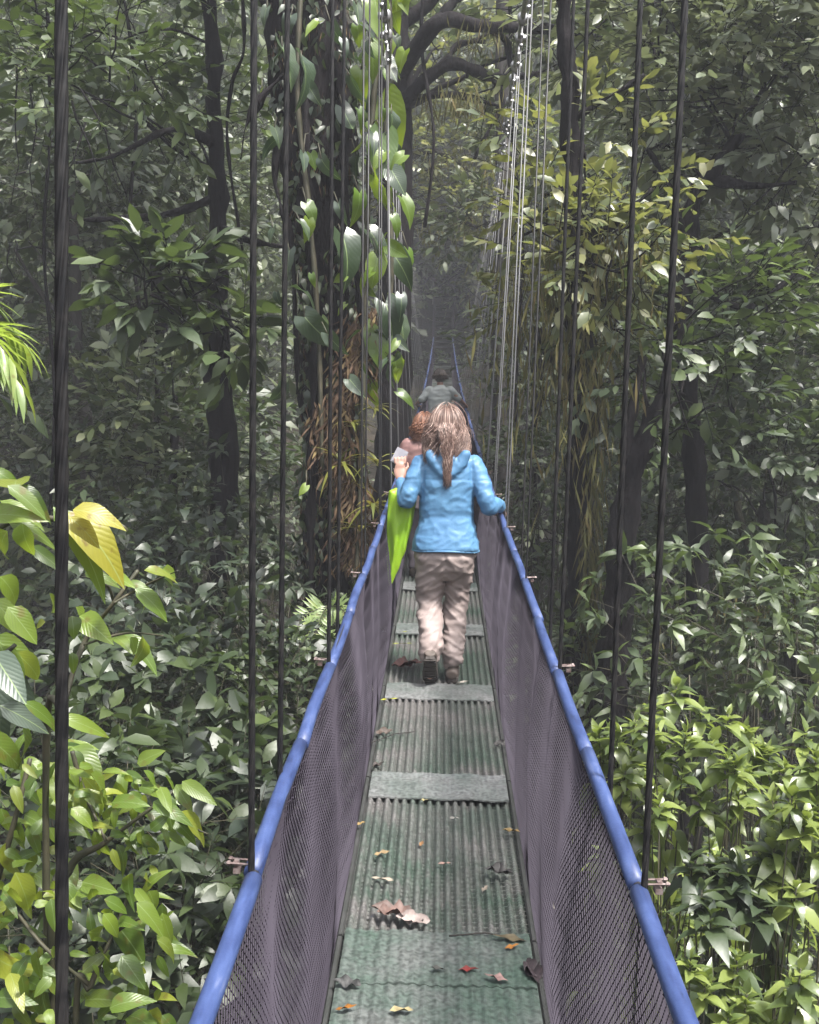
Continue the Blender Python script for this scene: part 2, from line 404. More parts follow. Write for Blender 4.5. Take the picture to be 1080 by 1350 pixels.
while yb < YB1:
    y0, y1 = yb, min(yb+1.5, YB1)
    ns = 4; ys = np.linspace(y0+.006, y1-.008, ns+1)
    dp = MB()
    # corrugated sheet: ribs along the bridge
    prof = []
    pitch = 2*HW/NR
    for r in range(NR):
        xa = -HW+r*pitch
        for fx, fz in ((0, -.016), (.12, -.014), (.24, .002), (.36, .008), (.5, .010), (.64, .008), (.76, .002), (.88, -.014)):
            prof.append((xa+fx*pitch, fz))
    prof.append((HW, -.016)); prof = np.array(prof)
    dz0 = rng.normal()*.004; tl = rng.normal()*.005
    V = np.array([[[x, y, deck_z(y)+z+dz0+tl*x/HW-.006] for x, z in prof] for y in ys])
    n = len(prof); ii = np.arange(ns)[:, None]*n+np.arange(n-1)[None, :]
    dp.add(V.reshape(-1, 3), np.stack([ii, ii+1, ii+n+1, ii+n], -1).reshape(-1, 4))
    # little cross rungs in the grooves
    for y in np.arange(y0+.03, y1-.03, .032 if y0 < 14 else .12):
        z = deck_z(y)+dz0-.011
        dp.add([[-HW, y-.003, z], [HW, y-.003, z], [HW, y+.003, z], [-HW, y+.003, z]], [[0, 1, 2, 3]])
    panel = dp.build('deck_panel', M['deck'], bridge, smooth=True)
    un = MB(); ym = (y0+y1)/2
    un.add([[-HW-.02, y0, deck_z(y0)-.034], [HW+.02, y0, deck_z(y0)-.034], [HW+.02, y1, deck_z(y1)-.034], [-HW-.02, y1, deck_z(y1)-.034]], [[0, 1, 2, 3]])
    for sx in (-1, 1):
        un.tube([[sx*(HW+.012), y, deck_z(y)-.012] for y in ys], .011, 6)
    un.build('deck_tray', M['under'], panel, smooth=False)
    # cover plate at the far end of the panel, lying over the joint
    far = y1
    if far < YB1-.1:
        pl = MB(); lp = .30 if not (3.5 < far < 4.2) else .33
        zt = .016
        ny = 6
        nxp = 140
        xs = np.linspace(-HW+.008, HW-.006, nxp); yy = np.linspace(far-lp, far+.012, ny)
        ra = .0024 if 3.5 < far < 4.2 else .0006
        top = np.array([[[x, y+.004*math.sin(x*23+far), deck_z(y)+zt+.0025*math.sin(x*31+far*3)+.002*math.sin(y*40)+ra*math.cos(2*PI*x/pitch)] for x in xs] for y in yy])
        bot = top-np.array([0, 0, .007])
        i2 = np.arange(ny-1)[:, None]*nxp+np.arange(nxp-1)[None, :]
        q = np.stack([i2, i2+1, i2+nxp+1, i2+nxp], -1).reshape(-1, 4)
        pl.add(top.reshape(-1, 3), q); pl.add(bot.reshape(-1, 3), q[:, ::-1])
        for a, b in ((top[0], bot[0]), (top[-1], bot[-1]), (top[:, 0], bot[:, 0]), (top[:, -1], bot[:, -1])):
            for t in range(len(a)-1): pl.add([a[t], a[t+1], b[t+1], b[t]], [[0, 1, 2, 3]])
        if 3.5 < far < 4.2:   # the nearest joint carries a second thin sheet with faint ribs
            yy2 = np.linspace(far-1.1, far-lp+.06, 8); xs2 = np.linspace(-HW+.003, HW-.003, 120)
            V = np.array([[[x, y, deck_z(y)+.0105+.0028*math.cos(2*PI*x/pitch)] for x in xs2] for y in yy2])
            i3 = np.arange(7)[:, None]*120+np.arange(119)[None, :]
            pl.add(V.reshape(-1, 3), np.stack([i3, i3+1, i3+121, i3+120], -1).reshape(-1, 4))
        pl.build('cover_plate', M['plate'] if not (3.5 < far < 4.2) else M['plateN'], panel, smooth=False)
    # cross beam under the joint
    cb = MB(); cb.box((0, y1, deck_z(y1)-.075), (.86, .05, .06)); cb.build('cross_beam', M['darksteel'], bridge, smooth=False)
    yb += 1.5; k += 1
# handrails
def rail_mat():
    m, nt, out = new_mat('blue_plastic_pipe'); L = nt.links.new
    tc = N(nt, 'ShaderNodeTexCoord'); p = N(nt, 'ShaderNodeBsdfPrincipled', Roughness=.33); p.inputs['Specular IOR Level'].default_value = .4
    g = N(nt, 'ShaderNodeNewGeometry')
    mp = N(nt, 'ShaderNodeMapping'); mp.inputs['Scale'].default_value = (14, 2.2, 14); L(tc.outputs['Object'], mp.inputs[0])
    nz = N(nt, 'ShaderNodeTexNoise', Scale=2.2, Detail=7.0, Roughness=.7); L(mp.outputs[0], nz.inputs['Vector'])
    c = ramp(nt, nz.outputs[0], [(.28, (.008, .012, .034)), (.41, (.021, .036, .105)), (.58, (.034, .057, .15)), (.70, (.075, .095, .18)), (.78, (.19, .2, .24))])
    L(c, p.inputs['Base Color'])
    n2 = N(nt, 'ShaderNodeTexNoise', Scale=45.0, Detail=3.0); L(tc.outputs['Object'], n2.inputs['Vector'])
    b = N(nt, 'ShaderNodeBump', Strength=.25, Distance=.004); L(n2.outputs[0], b.inputs['Height']); L(b.outputs[0], p.inputs['Normal'])
    L(ramp(nt, nz.outputs[0], [(.3, (.38,)*3), (.7, (.65,)*3)]), p.inputs['Roughness'])
    L(p.outputs[0], out.inputs[0]); return m
M['rail'] = rail_mat()
for sx in (-1, 1):
    rp = MB(); ys = np.linspace(YB0, YB1+1.0, 90)
    rp.tube([[sx*.367, y, rail_z(y)] for y in ys], .011, 8)
    rail = rp.build('handrail', M['rubber'], bridge)
    y = 2.12-1.5*3
    while y < YB1:
        m_ = .75
        for (a, b) in ((y+.014, y+m_-.0015), (y+m_+.0015, y+1.488)):
            sl_ = MB(); t = np.linspace(a, b, 7); jx, jz = rng.normal()*.0025, rng.normal()*.003
            bow = rng.normal()*.004
            sl_.tube([[sx*.367+jx+bow*math.sin(PI*(q-a)/(b-a)), q, rail_z(q)+jz-.004*math.sin(PI*(q-a)/(b-a))] for q in t], .0180, 14)
            sl_.build('rail_sleeve', M['rail'], rail)
        y += 1.5
# safety nets: diamond wire mesh between rail and deck edge
M['net'] = solid('purple_grey_netting', (.022, .018, .026), (.040, .034, .046), 1.6, .65, .12, 0, 0)
def net_pt(sx, y, v):
    z0 = deck_z(y)-.02; z1 = deck_z(y)+1.0-.018
    bow = .022*math.sin(y*2.1+1.3*sx)+.016*math.sin(y*4.7+sx)+.010*math.sin(y*9.3)
    x = .350+.014*v - bow*math.sin(PI*v)**.8*1.0-.02*math.sin(PI*v)
    return (sx*x, y, z0+(z1-z0)*v)
for sx in (-1, 1):
    nb = MB(); h = 1.0; sp = .025; seg = 10; r = .0015
    tri = np.array([0, 2*PI/3, 4*PI/3])
    P0 = []
    ya = np.arange(-1.2, YB1, sp)
    for sg in (-1, 1):
        for y in ya:
            lo, hi = y, y+sg*h*.95
            if min(lo, hi) < -1.2 or max(lo, hi) > YB1: continue
            P0.append([net_pt(sx, lo+(hi-lo)*v, v) for v in np.linspace(0, 1, seg+1)])
    P = np.array(P0); n = len(P)
    T = nrm(np.gradient(P, axis=1)); A = nrm(np.cross(T, np.array([1., 0, 0]))); B_ = np.cross(T, A)
    V = P[:, :, None, :]+r*(np.cos(tri)[None, None, :, None]*A[:, :, None, :]+np.sin(tri)[None, None, :, None]*B_[:, :, None, :])
    i = np.arange(seg)[:, None]*3; j = np.arange(3)[None, :]; kk = (j+1) % 3
    f = np.stack([i+j, i+kk, i+3+kk, i+3+j], -1).reshape(-1, 4)
    nb.add(V.reshape(-1, 3), (f[None]+(np.arange(n)*(seg+1)*3)[:, None, None]).reshape(-1, 4))
    # edge cords and the lacing loops round the rail
    ys = np.arange(-1.2, YB1, .25)
    for v in (0.0, 1.0): nb.tube([net_pt(sx, y, v) for y in ys], .0035, 5)
    for y in np.arange(-.5, 14, .085):
        c = np.array([sx*.367, y, rail_z(y)])
        nb.tube([c+np.array([.023*math.cos(a), .02*math.sin(a*.5), .0235*math.sin(a)]) for a in np.linspace(-PI/2-1.2, -PI/2+1.2, 6)], .0016, 3, cap=False)
    nb.build('safety_net', M['net'], bridge, smooth=False)
# side deck cables
for sx in (-1, 1):
    dc = MB(); ys = np.linspace(YB0, YB1, 60)
    dc.tube([[sx*.375, y, deck_z(y)-.05] for y in ys], .012, 8); dc.build('deck_cable', M['darksteel'], bridge)
    mc = MB(); ys = np.linspace(-8, 52, 90)
    mc.tube([[sx*main_x(y), y, main_z(y)] for y in ys], .017, 10, lobes=5, lobe_amp=.12, twist=.5); mc.build('main_cable', M['steel'], bridge)
# hangers in pairs
yh = 2.12-1.5*2
idx = 0
while yh < YB1-.6:
    for off in (0, .53):
        for sx in (-1, 1):
            y = yh+off+rng.normal()*.012
            if y < .9: continue
            if y < 1.5: y = 1.09
            hx = .372 if off == 0 else .390
            hb_ = MB(); top = np.array([sx*main_x(y), y, main_z(y)]); mid = np.array([sx*hx, y, rail_z(y)]); bot = np.array([sx*(hx+.008), y, deck_z(y)-.07])
            near = y < 4.6
            mat = M['darksteel'] if y < 6 or (sx < 0 and y < 8.5) or y > 26 else M['palewire']  # tone chosen by distance; the farthest wires are darkened to look dim
            if near:
                n1, n2 = 260, 60
                pts = np.vstack([top+(mid-top)*np.linspace(0, 1, n1)[:, None], mid+(bot-mid)*np.linspace(0, 1, n2)[1:, None]])
                hb_.tube(pts, .0056, 24, lobes=6, lobe_amp=.2, twist=.22)
            else:
                hb_.tube(np.vstack([top, mid, bot]), .0044 if y < 10 else (.0034 if y < 26 else .0026), 8)
            hg = hb_.build('hanger', mat, bridge)
            cl = MB()
            cl.tube([top+np.array([0, 0, z]) for z in (-.05, -.02, .015, .035)], [.02, .034, .038, .026], 8)
            cl.box(top+np.array([sx*.03, 0, -.005]), (.05, .05, .035))
            cl.tube([top, top+(mid-top)*(.21/(top[2]-mid[2]))], .0075, 6)
            for dz in (.12, .19): cl.box(top+(mid-top)*(dz/(top[2]-mid[2])), (.022, .028, .02))
            cl.build('cable_clamp', M['steel'], hg)
            if off == 0:
                rc = MB(); c = np.array([sx*.40, y+.02, rail_z(y)+.004])
                rc.box(c+np.array([sx*.002, 0, 0]), (.014, .024, .010)); rc.box(c+np.array([sx*.004, 0, .015]), (.010, .022, .006))
                for dy in (-.012, .012):
                    rc.tube([c+np.array([sx*(-.022), dy, .014]), c+np.array([sx*.022, dy, .016])], .0024, 6)
                    rc.tube([c+np.array([sx*.014, dy, .016]), c+np.array([sx*.020, dy, .016])], .0045, 6)
                rc.build('rail_clamp', M['rust'], hg, smooth=False)
    yh += 1.5
# steep stair, side nets and gate bar at the far landing
zd = deck_z(YB1); YE = YB1+3.0; RISE = 2.7
st = MB()
for i in range(12):
    t = (i+.5)/12; st.box((0, YB1+3.0*t, zd+RISE*t-.02), (.66, .24, .035))
for sx in (-1, 1): st.tube([[sx*.34, YB1+3.0*t, zd+RISE*t-.05] for t in np.linspace(0, 1, 4)], .03, 6)
st.build('end_stair', M['under'], bridge, smooth=False)  # dark tread colour stands in for the shade on the stair
for sx in (-1, 1):
    ap = MB()
    for q in np.arange(0, 1.0, .012):
        for sg in (-1, 1):
            q2 = q+sg*.2
            if 0 <= q2 <= 1: ap.tube([[sx*.37, YB1+3.0*q, zd+RISE*q-.02], [sx*.40, YB1+3.0*q2, zd+RISE*q2+1.0]], .0022, 3, cap=False)
    ap.tube([[sx*.40, YB1+3.0*t, zd+RISE*t+1.0] for t in np.linspace(-.05, 1, 5)], .017, 8)
    ap.build('end_netting', M['net'], bridge, smooth=False)
pf = MB()
for sx in (-1, 1): pf.box((sx*.46, YE, zd+RISE+.55), (.05, .05, 1.15))
pf.box((0, YE, zd+RISE+1.13), (.98, .045, .045))
pf.build('end_frame', M['palewire'], bridge, smooth=False)
# ------------------------------------------------------------------ forest materials
M['leafA'] = leaf_mat('dark_forest_leaf', [(.022, .033, .018), (.042, .059, .03), (.066, .087, .045), (.034, .05, .032), (.092, .11, .06), (.052, .075, .032)], (.10, .135, .04), .28, .5, .7, ((1.55, 1.45, 1.05), .22))
M['leafB'] = leaf_mat('yellowish_leaf', [(.055, .075, .03), (.10, .12, .045), (.045, .065, .032), (.17, .165, .06), (.08, .10, .05)], (.3, .32, .06), .35, .4, .8)
M['leafH'] = leaf_mat('haze_tinted_leaf', [(.065, .08, .055), (.11, .13, .085), (.16, .18, .12), (.08, .105, .06)], (.2, .24, .09), .3, .4, .9, ((1.5, 1.4, .8), .3))  # leaf colour lightened to stand in for thicker mist
M['leafC'] = leaf_mat('bright_broad_leaf', [(.03, .06, .013), (.08, .14, .02), (.17, .24, .03), (.045, .09, .016), (.26, .29, .035)], (.34, .44, .03), .5, .36, .6, veins=True, spots=.6)
M['leafY'] = leaf_mat('yellowing_leaf', [(.28, .25, .03), (.24, .24, .028), (.30, .22, .05)], (.42, .34, .03), .4, .4, .5, veins=True, spots=.8)
M['leafG'] = leaf_mat('grey_backed_leaf', [(.06, .085, .06), (.085, .11, .085)], (.1, .15, .05), .25, .35, .5, veins=True)
M['leafD'] = leaf_mat('lance_shrub_leaf', [(.045, .07, .022), (.11, .15, .04), (.23, .28, .075), (.065, .10, .03)], (.28, .36, .05), .42, .33, .9, veins=False)
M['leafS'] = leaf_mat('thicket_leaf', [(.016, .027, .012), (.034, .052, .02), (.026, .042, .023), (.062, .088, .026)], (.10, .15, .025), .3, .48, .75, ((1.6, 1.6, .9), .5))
M['leafT'] = leaf_mat('shade_tinted_thicket_leaf', [(.012, .02, .010), (.024, .038, .016), (.018, .03, .018), (.042, .062, .02)], (.07, .11, .02), .3, .46, .7, ((1.5, 1.5, .9), .5))  # darker copy of the thicket leaf, with shade put into its colour
M['philo'] = leaf_mat('glossy_heart_leaf', [(.018, .034, .015), (.03, .052, .02), (.025, .045, .026)], (.08, .15, .02), .22, .34, .9, veins=True)
M['philoY'] = leaf_mat('young_heart_leaf', [(.07, .14, .016), (.16, .23, .02), (.05, .105, .016)], (.32, .42, .02), .45, .32, .8, veins=True)
M['brom'] = leaf_mat('bromeliad_leaf', [(.11, .12, .025), (.16, .16, .03), (.08, .1, .02), (.17, .11, .03)], (.25, .22, .03), .4, .4, .5)
M['moss'] = leaf_mat('hanging_moss', [(.085, .085, .03), (.12, .11, .04), (.06, .065, .025), (.13, .10, .04)], (.15, .14, .04), .35, .8, .2)
M['rootfib'] = leaf_mat('root_fibres', [(.06, .035, .022), (.11, .07, .04), (.035, .02, .014), (.16, .115, .05)], (.1, .06, .025), .15, .8, .2)
M['barkD'] = solid('dark_wet_bark', (.003, .0025, .003), (.010, .008, .009), 3., .85, .12, 0, .9, 14, .05, stretch=(1, 1, .3))
M['barkG'] = solid('grey_lichen_bark', (.018, .016, .016), (.045, .04, .036), 4., .8, .25, 0, .8, 18, .03, stretch=(1, 1, .35))
M['barkM'] = solid('mossy_bark', (.011, .010, .009), (.04, .038, .018), 3.5, .85, .2, 0, .9, 22, .04, stretch=(1, 1, .5))
M['stem'] = solid('green_brown_stem', (.03, .03, .016), (.055, .048, .028), 8, .6)

def PX(lst, Y, ext=True):
    pts = []; rad = []
    for q in lst:
        y = Y+(q[3] if len(q) > 3 else 0); pts.append(at(q[0], q[1], y)); rad.append(q[2]*y/F_PX)
    if ext:
        p = pts[-1]; g = float(ground_z(p[0], p[1]))
        if p[2] > g+.5:
            pts.append(np.array([p[0]+.05, p[1]+.1, (p[2]+g)/2])); rad.append(rad[-1]*1.06)
            pts.append(np.array([p[0]+.02, p[1]+.15, g-.3])); rad.append(rad[-1]*1.35)
    return pts, rad

CR, SR, LS = 1.6, 1.9, 1.35
def tree(name, label, Y, trunk, limbs=(), crown=(), bark='barkG', leaf='leafA', L=.15, asp=.45, group=None, twig_r=.005, k=2, cat='tree', whorl=False, rough=.03, m=7, moss=None):
    pts, rad = PX(trunk, Y)
    g = pts[-1]
    root = empty(name, tuple(g+np.array([0, 0, .3])), label, cat, group)
    tb = MB(); path(tb, pts, rad, 14, 8, rough)
    lb = tb; has = False
    for lm in limbs:
        p, r = PX(lm, Y, False); path(lb, p, r, 9, 7, rough*.5); has = True
    LV, TW = Leaves(k), lb
    for c in crown:
        px, py, dY, R, n = c[:5]
        ctr = at(px, py, Y+dY)
        # a thin limb from the trunk to each clump so that no clump hangs in the air
        tp = np.array(pts); j = np.argmin(np.linalg.norm(tp-ctr+np.array([0, 0, .6]), axis=1))
        limb(TW, tp[j], ctr, max(.012, rad[j]*.22), .008, .1, 9, 5, sag=.15)
        for _ in range(4): limb(TW, ctr+rnd(1)[0]*R*.3, ctr+rnd(1)[0]*R*1.5, .011, .003, .18, 8, 4)
        blob(LV, TW, ctr, (R, R, R*.75), int(n*CR), m, (c[5] if len(c) > 5 else L)*LS, asp, .5*R**.5, whorl=whorl, rt=twig_r)
    tb.build('trunk', M[bark], root)
    if LV.n: LV.build('crown', M[leaf], root)
    if moss:
        for (px, py, dY, Rx, Rz, n) in moss:
            ml = Leaves(1, prof_lance)
            c = at(px, py, Y+dY); p = c+rng.normal(size=(n, 3))*np.array([Rx, Rx, Rz])*.5
            ml.leaf(p, nrm(np.array([0, 0, -1.])+.35*rnd(n)), rnd(n), rng.uniform(.12, .38, n), rng.uniform(.012, .03, n), .1, 0)
            ml.build('moss_strands', M['moss'], root)  # loose strands of hanging moss
    return root

# ------------------------------------------------------------------ big tree wrapped in vines, left of the bridge
YT = 10.0
vt = tree('host_tree', 'thick dark trunk wrapped in big-leaved vine beside the bridge', YT,
     [(386, -420, 44), (394, -160, 54), (404, 0, 56), (415, 150, 51), (429, 300, 45), (436, 450, 40), (437, 600, 36), (434, 750, 33), (431, 900, 32), (430, 1100, 33)],
     limbs=[[(410, -200, 26), (330, -330, 18, .6), (250, -400, 10, 1)], [(400, -300, 24), (470, -420, 15, 1), (560, -500, 8, 2)],
            [(440, 60, 9), (380, 95, 6, -.35), (330, 150, 4, -.4), (318, 210, 3, -.4)], [(432, 300, 6), (470, 360, 5, -.5), (478, 500, 4, -.5), (470, 720, 4, -.5)],
            [(400, 20, 5), (405, 200, 5, -.45), (415, 420, 4, -.42), (410, 640, 4, -.4), (412, 860, 4, -.35)], [(430, -40, 6), (455, 180, 5, -.4), (452, 400, 5, -.4), (462, 620, 5, -.35), (448, 850, 4, -.3)],
            [(380, 120, 4, -.2), (362, 230, 3, -.2), (385, 330, 3, -.4), (392, 520, 3, -.3)]],
     crown=[(330, -380, 1, 1.3, 60), (240, -420, 1, 1.3, 60), (520, -520, 2, 1.3, 50)], bark='barkD', leaf='leafS', rough=.075)
vine = empty('climbing_vine', tuple(at(450, 700, YT-.4)), 'climbing vine with big heart-shaped leaves up the thick dark trunk', 'vine')
VL, VY, VS = Leaves(heart=True, uv=True), Leaves(heart=True, uv=True), MB()
for pts in ([(470, 760, 3), (478, 560, 3.5), (482, 380, 4), (488, 200, 4), (497, 60, 4), (500, -120, 3)], [(425, 620, 3), (420, 440, 3), (408, 280, 3.5), (392, 120, 3), (400, -60, 3)],
            [(512, 480, 2), (516, 330, 3), (508, 180, 3), (515, 30, 3), (505, -100, 2)]):
    p, r = PX(pts, YT-.55, False); path(VS, p, r, 6, 8, .01)
VINE = [(372, 62, 24, 52, 66, 0), (398, 78, 26, 50, 58, 0), (406, 112, 20, 34, 44, 0), (362, 168, 18, 34, 40, 0), (400, 202, 6, 36, 40, 0), (436, 30, 15, 42, 48, 0), (452, 52, 14, 34, 38, 0),
        (452, 142, 18, 46, 52, 0), (482, 108, 14, 50, 52, 0), (506, 74, 24, 42, 52, 0), (502, 128, 20, 60, 66, 1), (488, 58, 14, 48, 52, 1), (514, 6, 14, 36, 42, 1), (494, -4, 8, 50, 54, 1), (480, 150, 14, 44, 46, 0),
        (520, 196, 16, 42, 50, 0), (505, 176, -4, 54, 56, 1), (530, 260, 24, 34, 44, 1), (518, 284, 22, 32, 42, 1), (474, 254, 6, 44, 44, 1), (446, 268, 10, 38, 42, 0), (404, 268, 26, 34, 48, 1), (396, 292, 22, 22, 34, 0),
        (452, 312, 20, 56, 66, 0), (488, 306, 34, 34, 54, 0), (514, 330, 36, 40, 60, 0), (392, 380, 36, 8, 44, 0), (402, 418, 30, 38, 58, 0), (432, 440, 20, 30, 40, 0), (508, 400, 20, 44, 58, 0), (498, 430, 2, 50, 54, 1), (486, 356, 10, 42, 48, 1),
        (528, 420, 10, 36, 42, 0), (470, 6, 10, 40, 46, 0), (524, -20, 16, 44, 50, 1), (470, -40, 10, 44, 50, 1), (476, 92, -10, 44, 48, 1), (494, 232, 16, 44, 50, 1), (470, 205, -6, 44, 48, 0), (462, 100, 16, 40, 46, 0),
        (520, 470, 8, 36, 40, 1), (490, 500, -6, 36, 40, 1), (382, 330, -8, 34, 38, 0), (360, 300, -12, 30, 34, 0), (424, 210, 16, 34, 38, 0), (498, 340, -10, 46, 50, 1), (480, 290, 18, 40, 46, 0), (512, 252, -6, 40, 44, 1), (404, 640, -10, 14, 26, 1),
        (538, 330, 14, 36, 40, 1), (492, 20, -12, 46, 50, 0), (508, 40, 14, 44, 48, 1), (476, 175, 16, 46, 50, 1), (516, 150, 14, 44, 48, 0), (384, 20, -16, 30, 40, 0), (352, 10, -14, 36, 40, 0), (345, 120, -14, 30, 36, 1)]
for (px, py, dx, dy, Lp, kind) in VINE:
    Yl = YT-.62-rng.uniform(0, .35) if 370 < px < 470 else YT-.55+rng.uniform(-.35, .3)
    b = at(px, py, Yl); e = at(px+dx, py+dy, Yl-.06)
    nn = nrm(-fw*rng.uniform(.35, .8)+UP*rng.uniform(.35, 1.1)+.4*rnd(1)[0])
    nn = nrm(nn+.5*rnd(1)[0]); Lm = Lp*(rng.uniform(.95, 1.25) if Lp >= 54 else rng.uniform(.6, 1.0))*Yl/F_PX
    (VY if kind else VL).leaf(b[None], (e-b)[None], nn[None], Lm, Lm*rng.uniform(.48, .68), rng.uniform(.1, .9), rng.uniform(.05, .35), .14)
    s0 = b+np.array([rng.uniform(-.12, .02), .22, rng.uniform(.05, .22)]); VS.tube([s0, (s0+b)/2+np.array([0, -.04, .06]), b], .005, 5)
for _ in range(75):
    px = rng.uniform(468, 536) if rng.random() < .8 else rng.uniform(360, 470); py = rng.uniform(-40, 520); Yl = YT-.55+rng.uniform(-.35, .3)
    b = at(px, py, Yl); d = nrm(nrm(cr*rng.normal()*.6-UP*1.0-fw*.2)+.35*rnd(1)[0]); Lm = rng.uniform(.10, .24)
    (VY if rng.random() < .6 else VL).leaf(b[None], d[None], nrm(-fw*.5+UP*.7+.7*rnd(1)[0])[None], Lm, Lm*rng.uniform(.4, .7), rng.uniform(.1, .8), rng.uniform(.1, .4), .12)
VS.build('vine_stem', M['stem'], vine); VL.build('mature_leaves', M['philo'], vine); VY.build('young_leaves', M['philoY'], vine)
# shaggy moss and small climbers clothing the trunk itself
sh_ = Leaves(2, prof_ovate); n = 1500; yy = rng.uniform(-60, 900, n); cxx = np.interp(yy, [-60, 0, 150, 300, 450, 600, 900], [400, 404, 415, 429, 436, 437, 431]); hw = np.interp(yy, [-60, 150, 450, 900], [55, 50, 39, 32])
u_ = np.where(rng.random(n) < .6, np.sign(rng.normal(size=n))*rng.uniform(.8, 1.12, n), rng.uniform(-1, 1, n)); keep_ = np.array([mnoise.noise(Vector((a*2.0, b*.012, 3))) > -.12 for a, b in zip(u_, yy)])
pp = np.array([at(c_+u*h, b, YT-.34*math.sqrt(max(0, 1-min(1, u*u)))-.06) for c_, u, h, b in zip(cxx, u_, hw, yy)])[keep_]; n = len(pp)
sh_.leaf(pp, nrm(np.array([0, -.35, -.9])+.7*rnd(n)), nrm(-fw*.5+UP*.6+.6*rnd(n)), rng.uniform(.05, .15, n), rng.uniform(.025, .07, n), rng.uniform(.1, .8, n), .2)
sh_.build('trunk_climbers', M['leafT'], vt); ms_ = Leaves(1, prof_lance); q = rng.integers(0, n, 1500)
ms_.leaf(pp[q]+.04*rnd(1500), nrm(np.array([0, -.1, -1])+.3*rnd(1500)), rnd(1500), rng.uniform(.04, .13, 1500), rng.uniform(.005, .012, 1500), .1, 0); ms_.build('moss_strands', M['rootfib'], vt)
# root fibres and bromeliads on that trunk
fibre = empty('epiphyte_mat', tuple(at(455, 720, YT-.35)), 'ragged brown mat of roots and moss on the thick trunk', 'moss')
ff = Leaves(1, prof_lance); n = 1500
yy = rng.uniform(400, 745, n); xx = 448+18*np.sin(yy*.02)+rng.normal(size=n)*14+np.where(yy < 520, 24, 8)
pp = np.array([at(a, b, YT-.46-.05*rng.random()) for a, b in zip(xx, yy)])
ff.leaf(pp, nrm(np.array([0, -.4, -1])+.75*rnd(n)), nrm(-fw+.6*rnd(n)), rng.uniform(.06, .24, n), rng.uniform(.008, .03, n), .3, 0); ff.build('root_fibres', M['rootfib'], fibre)
for (px, py, s, lab) in [(448, 612, .30, 'pale bromeliad rosette halfway up the mossy trunk'), (492, 668, .34, 'yellow-green bromeliad low on the trunk next to the blue rail'), (474, 700, .3, 'orange-tinged bromeliad, lowest on the mossy trunk'),
                         (494, 540, .2, 'small lime bromeliad at the right edge of the mossy trunk'), (498, 612, .24, 'lime bromeliad between trunk and hanger wires'), (465, 560, .22, 'tan bromeliad in the middle of the root mat')]:
    c = at(px, py, YT-.55); br = Leaves(4, prof_lance); n = 15
    a = rng.uniform(0, 2*PI, n); el = rng.uniform(.1, 1.2, n)
    d = np.stack([np.cos(a)*np.cos(el), np.sin(a)*np.cos(el)-.25, np.sin(el)], 1)
    br.leaf(np.tile(c, (n, 1))+.02*rnd(n), d, UP+.2*rnd(n), s*rng.uniform(.6, 1.1, n), .035*s/.3, rng.uniform(.4, 1.1, n), .35)
    tag(br.build('bromeliad', M['brom']), lab, 'bromeliad', 'bromeliads on the vine-wrapped trunk')
# ------------------------------------------------------------------ individual trees
tree('understorey_tree', 'dark tree left of the vine trunk with a spray of pale oval leaves', 11.0,
     [(262, -160, 7), (280, 60, 9), (288, 240, 11), (284, 400, 14), (290, 520, 18), (296, 640, 19), (292, 800, 19), (290, 900, 20)],
     limbs=[[(284, 380, 8), (262, 372, 5, -1.3), (225, 362, 3, -1.6), (190, 372, 2, -1.7)], [(286, 420, 7), (300, 425, 5, -1.2), (330, 450, 3, -1.4)], [(284, 190, 7), (230, 170, 5, -.4), (150, 205, 3, -.6), (100, 215, 2, -.7)],
            [(288, 260, 6), (210, 285, 4, -.3), (110, 290, 2.5, -.4)], [(286, 300, 7), (340, 320, 4, -.2), (420, 330, 3, .3)]],
     crown=[(215, 375, -1.6, .38, 9, .21), (200, 400, -1.7, .25, 5, .2), (235, 358, -1.6, .3, 6, .22), (250, 395, -1.5, .28, 6, .2), (310, 440, -1.4, .34, 9, .19), (295, 420, -1.3, .22, 6, .18), (120, 130, -.6, .8, 26, .16), (150, 60, 0, 1.0, 34, .15), (40, 90, 0, .9, 26, .15), (220, 140, .2, .9, 26, .14)],
     bark='barkD', leaf='leafS', asp=.40, rough=.05, m=6)
tree('slender_tree', 'slender grey trunk close behind the thickest cable on the left', 14.0, [(92, 250, 6), (99, 360, 8), (101, 460, 9), (112, 560, 9), (110, 640, 10)],
     limbs=[[(100, 430, 4), (60, 395, 3), (20, 330, 2)]], crown=[(60, 230, 0, 1.3, 50), (140, 240, .5, 1.2, 46), (20, 330, 0, 1.0, 36)], bark='barkG', rough=.03)
tree('slender_tree', 'short stretch of dark trunk beneath the pale oval leaves', 16.0, [(206, 330, 7), (208, 400, 9), (214, 480, 9), (206, 700, 9), (210, 980, 10)], crown=[(210, 280, .5, 1.5, 60), (170, 220, 0, 1.2, 44)], bark='barkD', rough=.03)
tree('slender_tree', 'thin trunk rising through the dark thicket left of the bridge', 12.5, [(232, 520, 5), (228, 640, 6), (224, 800, 6), (222, 960, 8)], crown=[(225, 560, 0, .9, 40), (250, 640, .3, .8, 36), (180, 700, .3, .8, 36)], bark='barkD', rough=.02)
